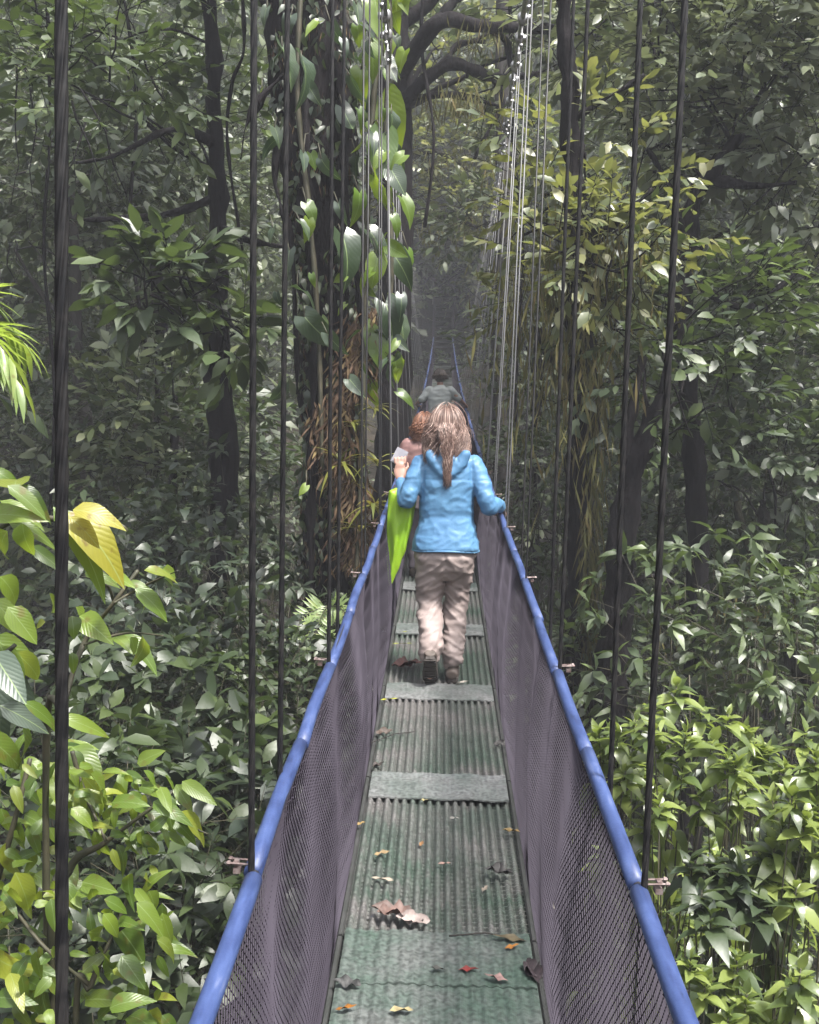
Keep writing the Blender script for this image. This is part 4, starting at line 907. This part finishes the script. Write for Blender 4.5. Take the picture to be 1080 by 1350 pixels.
M['jacketB'] = cloth_mat('blue_rain_jacket', (.058, .145, .265), (.075, .18, .30), .5)
M['khaki'] = cloth_mat('mauve_khaki_trousers', (.225, .18, .168), (.27, .22, .205), .6)
M['boot'] = solid('brown_boot_leather', (.05, .038, .031), (.09, .07, .06), 12, .6, .35, 0, .3)
M['sole'] = solid('dark_boot_sole', (.03, .025, .022), (.06, .05, .045), 14, .8)
M['lime'] = cloth_mat('lime_rain_jacket', (.17, .31, .014), (.22, .36, .02), .42)
M['darkshirt'] = cloth_mat('grey_green_shirt', (.30, .32, .32), (.36, .38, .37), .7)
M['mauve'] = cloth_mat('mauve_grey_trousers', (.10, .085, .10), (.13, .11, .12), .7)
M['pink'] = cloth_mat('dusty_pink_top', (.18, .095, .095), (.21, .12, .11), .7)
def hair_mat(name, cols):
    m, nt, out = new_mat(name); L = nt.links.new
    g = N(nt, 'ShaderNodeNewGeometry'); p = N(nt, 'ShaderNodeBsdfPrincipled', Roughness=.42); p.inputs['Specular IOR Level'].default_value = .6
    L(ramp(nt, g.outputs['Random Per Island'], [(i/(len(cols)-1), c) for i, c in enumerate(cols)]), p.inputs['Base Color'])
    L(p.outputs[0], out.inputs[0]); return m
M['hairB'] = hair_mat('brown_hair', [(.05, .026, .02), (.16, .092, .072), (.30, .195, .16), (.09, .05, .038), (.50, .37, .31)])
M['hairR'] = hair_mat('red_hair', [(.15, .06, .033), (.26, .12, .07), (.10, .04, .024)])
M['hairD'] = hair_mat('dark_hair', [(.025, .018, .015), (.055, .04, .03), (.11, .075, .06)])
def head(mb, c, s=1.0):
    """skull, jaw, nose, ears and neck root, facing +y"""
    c = np.asarray(c)
    mb.sphere(c+np.array([0, -.005, .02])*s, np.array([.074, .092, .088])*s, 18, 12)
    mb.sphere(c+np.array([0, .028, -.045])*s, np.array([.056, .062, .068])*s, 16, 10)
    mb.sphere(c+np.array([0, .052, -.085])*s, np.array([.028, .028, .026])*s, 10, 8)
    mb.tube(np.array([c+np.array([0, .086, .012])*s, c+np.array([0, .098, -.012])*s, c+np.array([0, .108, -.03])*s, c+np.array([0, .09, -.04])*s]), np.array([.008, .011, .015, .010])*s, 8)
    for sx in (-1, 1):
        mb.sphere(c+np.array([sx*.076, -.002, -.012])*s, np.array([.010, .020, .032])*s, 8, 8)
        mb.sphere(c+np.array([sx*.030, .078, .022])*s, np.array([.020, .014, .009])*s, 8, 6)
    mb.tube(np.array([c+np.array([-.022, .084, -.062])*s, c+np.array([0, .093, -.061])*s, c+np.array([.022, .084, -.062])*s]), .007*s, 7)
def hand_rail(mb, wrist, rc, sx, s=1.0, yoff=0.):
    """hand closed over the rail: rc = rail centre below the palm (local), sx = side of the rail"""
    rc = np.asarray(rc); R = .0295*s
    palm = rc+np.array([-sx*.004, 0, .036*s])
    mb.loft([ell_ring(wrist+(palm-wrist)*t, palm-wrist, (.027+.014*math.sin(PI*t*.7))*s, .019*s) for t in np.linspace(0, 1, 5)])
    mb.sphere(palm, np.array([.036, .046, .016])*s, 12, 8)
    for i, ln in enumerate((.92, 1.0, .97, .8)):
        y = (.034-.0225*i)*s; a = np.linspace(.5, 2.75*ln, 6)
        mb.tube([rc+np.array([sx*R*math.sin(q)*1.02, y+.004*k, R*math.cos(q)+.003]) for k, q in enumerate(a)], np.linspace(.0092, .0072, 6)*s, 8)
    a = np.linspace(-.35, -2.0, 5)
    mb.tube([rc+np.array([sx*R*math.sin(q)*1.05, (-.03+.014*k)*s, R*math.cos(q)+.004]) for k, q in enumerate(a)], np.linspace(.0115, .0085, 5)*s, 8)
def ell_ring(c, d, a, b, k=12):
    d = nrm(np.asarray(d)); s = nrm(np.cross(d, UP)) if abs(d[2]) < .9 else nrm(np.cross(d, np.array([0, 1., 0]))); u = np.cross(s, d)
    t = np.linspace(0, 2*PI, k, endpoint=False)
    return np.asarray(c)+a*np.cos(t)[:, None]*s+b*np.sin(t)[:, None]*u
def boot(name, heel, toe, ankle, parent, w=1.0):
    heel, toe, ankle = map(np.asarray, (heel, toe, ankle)); d = nrm(toe-heel); up = nrm(np.cross(np.cross(d, UP), d)); side = np.cross(d, up); L_ = np.linalg.norm(toe-heel)
    b = MB(); R = []
    for t, ww, hh in ((-.03, .036, .055), (.10, .041, .075), (.3, .041, .082), (.5, .043, .07), (.7, .049, .052), (.88, .043, .042), (1.0, .022, .03)):
        c = heel+d*L_*t; a = np.linspace(0, 2*PI, 14, endpoint=False)
        R.append([c+side*ww*math.cos(q)+up*(.018+hh*.5+hh*.5*math.sin(q)) for q in a])
    b.loft(R); chain(b, [heel+d*.07+up*.06, (heel+d*.075+up*.06)*.5+ankle*.5, ankle], [.044, .043, .047])
    o = meshobj(name, remesh(b, .007, 4), M['boot'], parent)
    sb = MB(); R = []
    for lv, g in ((0, .96), (.008, 1.03), (.022, 1.03), (.026, .96)):
        R.append([heel+d*(L_*x)+side*y*g+up*lv for x, y in ((-.02, 0), (.0, .025), (.12, .04), (.35, .038), (.6, .046), (.8, .046), (.96, .028), (1.02, 0), (.96, -.028), (.8, -.046), (.6, -.046), (.35, -.038), (.12, -.04), (.0, -.025))])
    sb.loft(R)
    for t in np.linspace(.04, .95, 11):
        if .33 < t < .47: continue
        sb.box(heel+d*L_*t-up*.003, (.066, .012, .008), np.stack([side, d, up], 1))
    meshobj('boot_sole', sb.mesh('boot_sole'), M['sole'], o).data.polygons.foreach_set('use_smooth', np.zeros(len(sb.mesh('q').polygons), bool))
    return o
def origin(X_, Y_): return (X_, Y_, deck_z(Y_)+.012)
slope = lambda y0: (lambda y: deck_z(y0+y)-deck_z(y0))

# --- the woman in the blue jacket
Y0 = 7.0; X0 = .021; sl0 = slope(Y0)
b = MB(); HC = np.array([-.012, .035, 1.545])
head(b, HC); chain(b, [(-.008, .01, 1.36), (-.01, .02, 1.48)], [.055, .05])
b.loft([ell(z, 0, cy, rx, ry) for z, cy, rx, ry in ((.74, 0, .13, .10), (.84, 0, .165, .11), (.98, 0, .135, .088), (1.12, 0, .15, .095), (1.26, 0, .165, .095), (1.34, 0, .15, .08), (1.39, .0, .07, .055))])
ShL, ElL, WrL = np.array([-.152, 0, 1.335]), np.array([-.246, -.045, 1.11]), np.array([-.292, .165, 1.215])
ShR, ElR, WrR = np.array([.152, 0, 1.335]), np.array([.248, -.06, 1.09]), np.array([.338, .17, 1.068])
chain(b, [ShL, ElL, WrL], [.048, .038, .025]); chain(b, [ShR, ElR, WrR], [.048, .038, .025])
RC = np.array([.346, .25, 1.0-.012+sl0(.25)])
hand_rail(b, WrR, RC, 1)
# left hand holding up a pale flat thing
PC = WrL+np.array([-.008, .035, .075])
b.loft([ell_ring(WrL+(PC-WrL)*t, PC-WrL, .024+.018*math.sin(PI*t*.7), .016) for t in np.linspace(0, 1, 5)]); b.sphere(PC, (.036, .017, .042), 12, 8)
for i in range(4):
    x = -.030+.020*i
    b.tube([PC+np.array([x, .004, .03]), PC+np.array([x*1.1, .012, .062]), PC+np.array([x*1.1-.004, .036, .078]), PC+np.array([x-.004, .05, .062])], [.0098, .009, .0082, .007], 8)
b.tube([PC+np.array([.03, .004, -.02]), PC+np.array([.05, .022, .012]), PC+np.array([.045, .042, .038])], [.0125, .0105, .008], 8)
HipL, KnL, AnL = np.array([-.088, 0, .82]), np.array([-.088, .035, .47]), np.array([-.078, -.15, .20])
HipR, KnR, AnR = np.array([.088, 0, .82]), np.array([.072, .085, .46]), np.array([.056, -.015, .10])
chain(b, [HipL, KnL, AnL], [.078, .052, .036]); chain(b, [HipR, KnR, AnR], [.078, .052, .036])
chain(b, [AnL, (-.078, -.15, .04)], [.034, .026]); chain(b, [AnR, (.056, .1, .04)], [.034, .028])
woman = meshobj('person', remesh(b, .0055, 3), M['skin']); woman.location = origin(X0, Y0)
tag(woman, 'woman in blue jacket and mauve khaki trousers with long brown hair walking away', 'person')
# jacket
j = MB()
j.loft([ell(z, cx, cy, rx, ry, 26) for z, cx, cy, rx, ry in ((.795, 0, -.008, .205, .150), (.82, 0, -.008, .205, .150), (.90, 0, -.003, .192, .135), (1.0, 0, 0, .166, .114), (1.10, 0, -.002, .166, .115), (1.20, 0, -.004, .174, .118), (1.29, 0, -.004, .175, .110), (1.345, 0, 0, .150, .094), (1.385, -.003, .004, .105, .082), (1.425, -.006, .012, .072, .07), (1.45, -.006, .014, .066, .066))])
chain(j, [(-.125, 0, 1.33), ShL+np.array([-.012, 0, -.02]), (ShL+ElL)/2+np.array([-.008, -.008, 0]), ElL+np.array([0, -.008, -.008]), (ElL+WrL)/2, WrL-np.array([-.004, .02, .014])], [.062, .062, .057, .053, .048, .038])
chain(j, [(.125, 0, 1.33), ShR+np.array([.012, 0, -.02]), (ShR+ElR)/2+np.array([.010, -.008, 0]), ElR+np.array([.004, -.008, -.008]), (ElR+WrR)/2, WrR-np.array([0, .02, 0])], [.062, .062, .058, .055, .05, .040])
# hood lying on the back
for a0 in np.linspace(-1, 1, 29):
    j.sphere((.105*a0, -.088-.018*(1-a0*a0), 1.385-.115*(1-a0*a0)), (.036, .030, .034), 10, 8)
j.sphere((0, -.092, 1.315), (.095, .034, .075), 14, 10)
jm = remesh(j, .009, 3)
def jw(co):
    z = co[:, 2]; x = co[:, 0]
    f = .005*vnoise(co+np.stack([z*0, z*0, .35*np.abs(x)], 1), (5, 5, 16))+.003*vnoise(co, (12, 12, 30), 4)
    f += .008*vnoise(np.stack([x+z*.6, co[:, 1], z-x*.5], 1), (7, 6, 13), 9)*(np.abs(x) > .17)
    r = 1-2.2*np.abs(vnoise(np.stack([x+.5*z, co[:, 1], z-.5*np.abs(x)], 1), (8, 6, 12), 21)); f += .004*np.clip(r, 0, 1)**3
    r = 1-2.5*np.abs(vnoise(np.stack([x-.7*z, co[:, 1], z], 1), (15, 12, 20), 25)); f += .003*np.clip(r, 0, 1)**3
    f -= .006*np.exp(-((np.abs(x)-.145)/.008)**2)*np.clip((z-1.12)*8, 0, 1)      # sleeve seams
    f -= .004*np.exp(-((z-1.235+.10*x*x)/.006)**2)*(co[:, 1] < 0)               # back yoke seam
    return f
wrinkle(jm, jw)
jac = meshobj('jacket', jm, M['jacketB'], woman)
hm_ = MB(); hm_.tube([(.205*math.cos(a), -.008+.151*math.sin(a), .798+.004*math.sin(3*a)) for a in np.linspace(0, 2*PI, 40)], .0065, 8); meshobj('hem', hm_.mesh('hem'), M['jacketB'], jac)
# trousers
t = MB()
t.loft([ell(z, 0, cy, rx, ry, 24) for z, cy, rx, ry in ((.62, -.0, .10, .07), (.67, -.008, .15, .112), (.76, -.016, .186, .136), (.82, -.004, .176, .122), (.88, 0, .14, .095))])
chain(t, [HipL+np.array([-.004, -.012, -.03]), (HipL+KnL)/2+np.array([-.006, -.01, 0]), KnL+np.array([-.004, -.01, 0]), (KnL+AnL)/2+np.array([0, -.005, 0]), AnL+np.array([0, -.012, -.005])], [.098, .090, .078, .074, .070], 16)
chain(t, [HipR+np.array([.004, -.012, -.03]), (HipR+KnR)/2+np.array([.004, -.01, 0]), KnR+np.array([0, -.01, 0]), (KnR+AnR)/2, AnR+np.array([0, -.005, .012])], [.098, .086, .073, .068, .062], 16)
tm = remesh(t, .009, 3)
def tw_(co):
    z = co[:, 2]; x = co[:, 0]
    f = .014*vnoise(np.stack([x, co[:, 1], z+.5*x], 1), (6, 5, 15), 2)+.006*vnoise(co, (14, 12, 34), 7)
    r = 1-2*np.abs(vnoise(np.stack([x, co[:, 1], z+.8*np.abs(x)], 1), (9, 8, 20), 31)); f += .010*np.clip(r, 0, 1)**2
    f += .009*np.clip(1-np.abs(z-.14)/.09, 0, 1)*vnoise(co, (10, 10, 45), 12)*1.6
    f -= .016*np.exp(-((x-.0)/.012)**2)*np.clip((z-.68)*10, 0, 1)*(co[:, 1] < 0)
    return f*np.clip((.82-z)/.06, 0, 1)
wrinkle(tm, tw_)
tro = meshobj('trousers', tm, M['khaki'], woman)
boot('boot', (-.080, -.275, .165), (-.076, -.125, -.012+sl0(-.12)+.006), AnL+np.array([0, -.012, -.02]), woman)
boot('boot', (.056, -.065, -.012+sl0(-.06)+.003), (.062, .19, -.012+sl0(.19)+.003), AnR+np.array([0, -.01, -.0]), woman)
# hair
def hair(c, rad, n, mat, parent, lens, tail=None, r=.0032, base=True, cover=(-.35, 1.35), fr=1.0):
    c = np.asarray(c); rad = np.asarray(rad); hb = MB()
    if base: hb.sphere(c+np.array([0, -.012, .004]), rad*np.array([.97, .95, .97]), 20, 14)
    for i in range(n):
        ph = -PI/2+rng.uniform(-1, 1)*PI*.78; th1 = rng.uniform(1.25, 1.75)
        k = 1.0+abs(rng.normal())*(.055 if rng.random() < .93 else .16); a0 = rng.uniform(.03, .35)
        P = []
        for th in np.linspace(a0, th1, 8):
            P.append(c+k*rad*np.array([math.sin(th)*math.cos(ph), math.sin(th)*math.sin(ph)*1.0, math.cos(th)])+np.array([0, .0, 0]))
        e = P[-1]; ln = rng.uniform(*lens); m = 9
        wv = rng.uniform(0, 6.28); am = rng.uniform(.004, .022)
        tl = tail is not None and abs(ph+PI/2) < tail[0]
        if tl: ln = rng.uniform(tail[1]*.75, tail[1])
        for q in range(1, m+1):
            f = q/m; o_ = np.array([(e[0]-c[0])*.55*f*(1-f*.5), (e[1]-c[1])*.15*f-.012*f, -ln*f])
            p = e+o_+np.array([am*math.sin(wv+f*7), am*math.cos(wv+f*6), 0])
            if tl: g = min(1, f*1.7); p[0] = p[0]*(1-g)+(tail[2]+(e[0]-c[0])*(.34+.10*math.sin(i))*(1-.25*f)+am*math.sin(wv+f*9))*g; p[1] = min(p[1], tail[3]-.005*math.sin(f*5)+rng.normal()*.006)
            else: p[1] = p[1] if p[2] > c[2]-.13 else min(p[1], p[1]*.5-.05) if abs(p[0]) < .15 else p[1]
            P.append(p)
        hb.tube(P, np.concatenate([np.full(8, r), np.linspace(r, r*.35, m)]), 4)
    return meshobj('hair', hb.mesh('hair'), mat, parent)
hair((-.014, .025, 1.548), (.096, .108, .114), 4200, M['hairB'], woman, (.07, .22), (.42, .36, -.002, -.135), r=.0014)
# lime rain jacket over her left arm
lj = MB(); R = []
for z, cx, hw, ry, cy in ((1.165, -.268, .05, .04, .055), (1.14, -.272, .085, .058, .05), (1.08, -.277, .088, .05, .045), (1.0, -.283, .084, .042, .04), (.92, -.292, .078, .038, .035), (.84, -.300, .070, .034, .03), (.76, -.312, .055, .03, .03), (.69, -.322, .04, .026, .03), (.62, -.333, .022, .02, .03), (.575, -.338, .008, .01, .03)):
    a = np.linspace(0, 2*PI, 40, endpoint=False)
    fold = 1+.30*np.sin(a*5+z*5)*np.clip((1.16-z)*5, 0, 1)+.12*np.sin(a*9-z*11)
    R.append(np.stack([np.maximum(cx+hw*np.cos(a), -.366), cy+ry*np.sin(a)*fold, z+.012*np.sin(a*3+z*9)], 1))
lj.loft(R); lm_ = remesh(lj, .006, 2)
wrinkle(lm_, lambda co: .007*vnoise(np.stack([co[:, 0]*1.5, co[:, 1], co[:, 2]*.6+co[:, 0]], 1), (16, 10, 12), 3))
o = meshobj('draped_jacket', lm_, M['lime']); o.location = origin(X0, Y0); tag(o, 'lime green rain jacket draped over the left forearm of the woman in blue', 'jacket')
cd = MB(); Rm = np.array(Matrix.Rotation(.45, 3, 'Y') @ Matrix.Rotation(-.35, 3, 'X')); cc = PC+np.array([-.006, .030, .075])
cd.box(cc, (.078, .010, .105), Rm); cd.box(cc+Rm@np.array([0, -.006, .0]), (.066, .006, .09), Rm)
o = cd.build('pouch', solid('pale_grey_cloth', (.13, .128, .15), (.17, .165, .185), 20, .5), smooth=False); o.location = origin(X0, Y0); tag(o, 'pale grey flat pouch held up in the left hand of the woman in blue', 'pouch')

# --- simpler walkers farther along the bridge
def walker(label, X_, Y_, s, top, bottom, hairm, arms, hair_len, hn, headtilt=0., sleeves=True):
    """arms: (elbowL, wristL, elbowR, wristR, right_on_rail)"""
    b = MB(); HCs = np.array([0, .04+headtilt, 1.535])*s
    head(b, HCs, s); chain(b, [np.array((0, .0, 1.36))*s, HCs-np.array([0, .02, .06])*s], [.055*s, .05*s])
    b.loft([ell(z*s, 0, cy*s, rx*s, ry*s) for z, cy, rx, ry in ((.74, 0, .13, .10), (.84, 0, .16, .11), (.98, 0, .14, .09), (1.12, 0, .155, .1), (1.26, 0, .175, .1), (1.34, 0, .155, .085), (1.39, .0, .07, .055))])
    eL, wL, eR, wR, onrail = [np.asarray(q, float) if i < 4 else q for i, q in enumerate(arms)]
    sL, sR = np.array([-.17, 0, 1.335])*s, np.array([.17, 0, 1.335])*s
    chain(b, [sL, eL, wL], [.05*s, .04*s, .026*s]); chain(b, [sR, eR, wR], [.05*s, .04*s, .026*s])
    sl_ = slope(Y_)
    for w_, sx in ((wL, -1), (wR, 1)):
        if onrail and (sx == 1 or onrail == 2):
            hand_rail(b, w_, (sx*.367-X_, w_[1]+.07, 1.0-.012+sl_(w_[1]+.07)), sx, s)
        else:
            p = w_+np.array([0, .02, -.06])*s; b.sphere(p, np.array([.018, .036, .042])*s, 10, 8)
            for i in range(4): b.tube([p+np.array([0, -.025+.017*i, -.03])*s, p+np.array([-sx*.006, -.022+.017*i, -.065])*s, p+np.array([-sx*.02, -.02+.016*i, -.09])*s], [.009*s, .0085*s, .007*s], 7)
            b.tube([p+np.array([-sx*.008, .03, .0])*s, p+np.array([-sx*.02, .048, -.025])*s, p+np.array([-sx*.024, .05, -.05])*s], [.0115*s, .0095*s, .008*s], 7)
    hipL, hipR = np.array([-.085, 0, .82])*s, np.array([.085, 0, .82])*s
    kL, kR, aL, aR = np.array([-.08, .1, .47])*s, np.array([.08, .0, .45])*s, np.array([-.07, .09, .09+.0])*s, np.array([.07, -.16, .14])*s
    aL[2] += sl_(aL[1]); 
    chain(b, [hipL, kL, aL], [.078*s, .052*s, .036*s]); chain(b, [hipR, kR, aR], [.078*s, .052*s, .036*s])
    root = meshobj('person', remesh(b, .007, 3), M['skin']); root.location = origin(X_, Y_); tag(root, label, 'person')
    j = MB(); j.loft([ell(z*s, 0, cy*s, rx*s, ry*s, 24) for z, cy, rx, ry in ((.80, 0, .185, .13), (.92, 0, .178, .122), (1.05, 0, .178, .118), (1.2, 0, .192, .122), (1.29, 0, .192, .112), (1.345, 0, .168, .098), (1.385, .004, .1, .08), (1.42, .01, .066, .066))])
    for S_, E_, W_ in ((sL, eL, wL), (sR, eR, wR)):
        end = W_ if sleeves else E_
        chain(j, [S_*np.array([.85, 1, 1]), S_, (S_+E_)/2, E_*.9+(S_)*.1] if not sleeves else [S_*np.array([.85, 1, 1]), S_, E_, E_*.15+W_*.85], [.07*s, .069*s, .064*s, .060*s] if not sleeves else [.07*s, .069*s, .058*s, .04*s])
    jm = remesh(j, .01, 3); wrinkle(jm, lambda co: .012*vnoise(co, (6, 6, 15), 2)+.006*vnoise(co, (14, 14, 28), 5)); meshobj('shirt', jm, M[top], root)
    t = MB(); t.loft([ell(z*s, 0, -.008*s, rx*s, ry*s, 24) for z, rx, ry in ((.70, .165, .12), (.76, .183, .132), (.82, .182, .128), (.88, .165, .115))])
    chain(t, [hipL-np.array([0, 0, .03]), kL, aL], [.096*s, .075*s, .062*s], 16); chain(t, [hipR-np.array([0, 0, .03]), kR, aR], [.096*s, .075*s, .062*s], 16)
    tm = remesh(t, .01, 3); wrinkle(tm, lambda co: .011*vnoise(co, (6, 6, 16), 8)); meshobj('trousers', tm, M[bottom], root)
    boot('boot', (aL[0], aL[1]-.05*s, sl_(aL[1]-.05)-.009), (aL[0], aL[1]+.2*s, sl_(aL[1]+.2)-.009), aL, root)
    boot('boot', (aR[0], aR[1]-.075*s, .125*s), (aR[0], aR[1]+.09*s, sl_(aR[1]+.1)-.005), aR, root)
    hair(HCs+np.array([0, -.008, .015])*s, np.array([.088, .104, .108])*s, hn, M[hairm], root, hair_len, r=.0042)
    return root
ym = 17.5; sm = .965; slm = slope(ym)
walker('man in grey-green shirt far along the bridge, right hand on the rail', -.05, ym, sm, 'darkshirt', 'mauve', 'hairD',
       ((-.285, -.02, 1.13), (-.36, .22, 1.05+slm(.25)), (.30, .02, 1.16), (.395, .30, 1.055+slm(.3)), 2), (.0, .02), 420, sleeves=False)
yc = 10.1; sc_ = .87; slc = slope(yc)
walker('red-haired walker in dusty pink top, mostly hidden in front of the woman in blue', -.175, yc, sc_, 'pink', 'mauve', 'hairR',
       ((-.20, -.03, .95), (-.18, .10, .84), (.22, -.03, .95), (.2, .1, .84), 0), (.04, .14), 1200)

# ------------------------------------------------------------------ litter on the deck
LM = {}
def lcol(c):
    k = tuple(c)
    if k not in LM: LM[k] = solid('dead_leaf', tuple(x*.55 for x in c), tuple(x*.3 for x in c), 25, .6, .35, 0, .4, 60, .003)
    return LM[k]
LIT = [(458, 1340, .075, 10, (.42, .16, .02), 'orange-brown leaf on the near left of the deck', .4), (532, 1342, .085, 5, (.5, .42, .22), 'pale tan leaf at the bottom edge of the deck', .5), (620, 1288, .08, 5, (.26, .035, .03), 'dark red leaf on the nearest plate', .4),
       (652, 1300, .09, 170, (.42, .26, .24), 'pale pinkish leaf beside the dark curled leaf at the right edge', .5), (676, 1258, .06, 20, (.5, .2, .03), 'small orange leaf at the edge of the nearest plate', .4), (668, 1247, .14, 172, (.14, .11, .06), 'olive brown leaf scrap across the plate edge at right', .3),
       (502, 1168, .10, 178, (.46, .38, .3), 'pale curled leaf left of deck centre above the big curled one', .35), (505, 1133, .075, 20, (.38, .27, .14), 'tan leaf scrap on the ribs left of centre', .45), (587, 1147, .06, 0, (.46, .3, .25), 'pale pink scrap in the middle of the ribbed panel', .4),
       (672, 1103, .09, 175, (.4, .27, .1), 'yellow-brown leaf near the right edge of the second panel', .45), (556, 1120, .045, 80, (.38, .2, .08), 'little orange-brown scrap on the middle ribs', .5), (476, 1093, .06, 40, (.4, .27, .1), 'tan scrap at the left edge of the second panel', .4), (575, 1287, .06, 178, (.10, .10, .09), 'small grey leaf on the nearest plate', .5),
       (515, 928, .12, 5, (.46, .46, .05), 'yellow leaf lying on the plate behind the woman', .22), (533, 853, .17, 8, (.42, .46, .06), 'long yellow leaf strip left of the woman\'s legs', .13), (612, 905, .13, 25, (.5, .46, .4), 'pale narrow leaf right of the woman\'s boots', .2), (534, 838, .09, 5, (.40, .44, .06), 'short yellow strip by the left net behind the long yellow one', .16),
       (600, 1086, .05, 10, (.34, .33, .3), 'grey scrap near the second plate', .5), (640, 1180, .05, 60, (.3, .25, .2), 'brown scrap right of centre on the ribbed panel', .5), (560, 1062, .045, 10, (.45, .4, .2), 'pale speck of leaf on the second plate', .5)]
for (px, py, L_, ang, c, lab, asp) in LIT:
    p = on_deck(px, py); lv = Leaves(4, prof_ellipse); a = math.radians(ang)
    d = np.array([math.cos(a), math.sin(a), math.sin(a)*.08]); z = .021 if True else 0
    p = p-d*L_/2; p[2] = deck_z(p[1])+.024
    lv.leaf(p[None], d[None], nrm(UP+.15*rnd(1)), L_*.85, L_*asp*.8, -rng.uniform(.0, .2), .35, .45)
    tag(lv.build('fallen_leaf', lcol(c)), lab, 'fallen leaf', 'fallen leaves on the deck')
def curled(name, lab, px, py, L_, ang, c, R_=.018, cat='fallen leaf', turns=1.0):
    """a dead leaf that has dried into a loose ragged half-roll"""
    p = on_deck(px, py); a = math.radians(ang); lv = Leaves(9, prof_ellipse)
    for q in range(2 if L_ > .1 else 1):
        aa = a+q*rng.uniform(.25, .6)*rng.choice([-1, 1]); d = np.array([math.cos(aa), math.sin(aa), .05])
        b = p-d*L_*.5*(1-.3*q); b[2] = deck_z(b[1])+.022+.004*q
        lv.leaf(b[None], d[None], nrm(UP+np.array([0, -.5, 0])+.35*rnd(1)), L_*(1-.25*q), L_*.40, -rng.uniform(.02, .14), rng.uniform(.4, .8), .6)
    v = lv.v[0]; 
    for k_ in range(len(lv.v)): lv.v[k_][:, 2] = np.maximum(lv.v[k_][:, 2]+.004*np.sin(lv.v[k_][:, 0]*170)*np.cos(lv.v[k_][:, 1]*120), deck_z(p[1])+.014)
    tag(lv.build(name, lcol(c)), lab, cat, 'fallen leaves on the deck')
curled('curled_leaf', 'large curled brown leaf in the middle of the nearest ribbed panel', 520, 1216, .16, 172, (.20, .12, .10), .022)
curled('curled_leaf', 'pale underside of a curled leaf against the large curled brown one', 545, 1222, .12, 178, (.46, .37, .34), .014, turns=.6)
curled('curled_leaf', 'dark curled leaf standing against the right net near the first plate', 703, 1290, .13, 100, (.05, .035, .04), .03)
curled('curled_leaf', 'small black curled leaf left on the nearest plate', 458, 1306, .09, 175, (.05, .05, .05), .010)
curled('curled_leaf', 'dark curled leaf strip near the right edge of the ribs', 657, 1158, .11, 176, (.045, .04, .04), .010)
curled('curled_leaf', 'brown leaf clump against the left deck edge', 506, 970, .10, 30, (.09, .06, .045), .022)
curled('curled_leaf', 'dark curled scrap at the right deck edge behind the woman', 660, 986, .08, 15, (.04, .035, .035), .013)
curled('curled_leaf', 'reddish brown palm sheath left of the woman\'s boots', 536, 882, .20, 6, (.22, .10, .085), .018)
curled('curled_leaf', 'dark scrap against the left deck edge below the brown clump', 499, 1014, .08, 50, (.06, .045, .04), .014)
tw2 = MB(); p = on_deck(690, 1262)
for (a, b_) in (((462, 1238), (500, 1250)), ): pass
for (pts, lab) in ([[(592, 1242), (640, 1238), (690, 1247)], 'thin grey twig along the nearest plate edge'], [[(488, 985), (520, 973), (546, 970)], 'thin twig across the ribs by the left net']):
    t_ = MB(); t_.tube([on_deck(*q)+np.array([0, 0, .022]) for q in pts], .0028, 6); tag(t_.build('twig', M['barkG']), lab, 'twig', 'twigs on the deck')
# bits of leaf caught in the nets
for (sx, y, v, lab) in ((-1, 2.45, .42, 'pale leaf scrap caught low in the near left net'), (-1, 2.9, .22, 'small white scrap caught in the left net by the deck'), (1, 2.35, .5, 'pale scrap caught in the near right net'), (1, 2.62, .30, 'dried leaf bit stuck low in the right net'), (-1, 5.6, .36, 'narrow pale leaf stuck in the left net beside the woman'), (1, 2.9, .62, 'tiny pale leaf caught high in the right net')):
    q = np.array(net_pt(sx, y, v))+np.array([-sx*.006, 0, 0]); lv = Leaves(3); lv.leaf(q[None], np.array([[0, .5, rng.choice([-1, 1])*.8]]), np.array([[-sx, .1, .2]]), .035, .014, .2, .3)
    tag(lv.build('fallen_leaf', lcol((.5, .45, .42))), lab, 'fallen leaf', 'leaf bits caught in the nets')
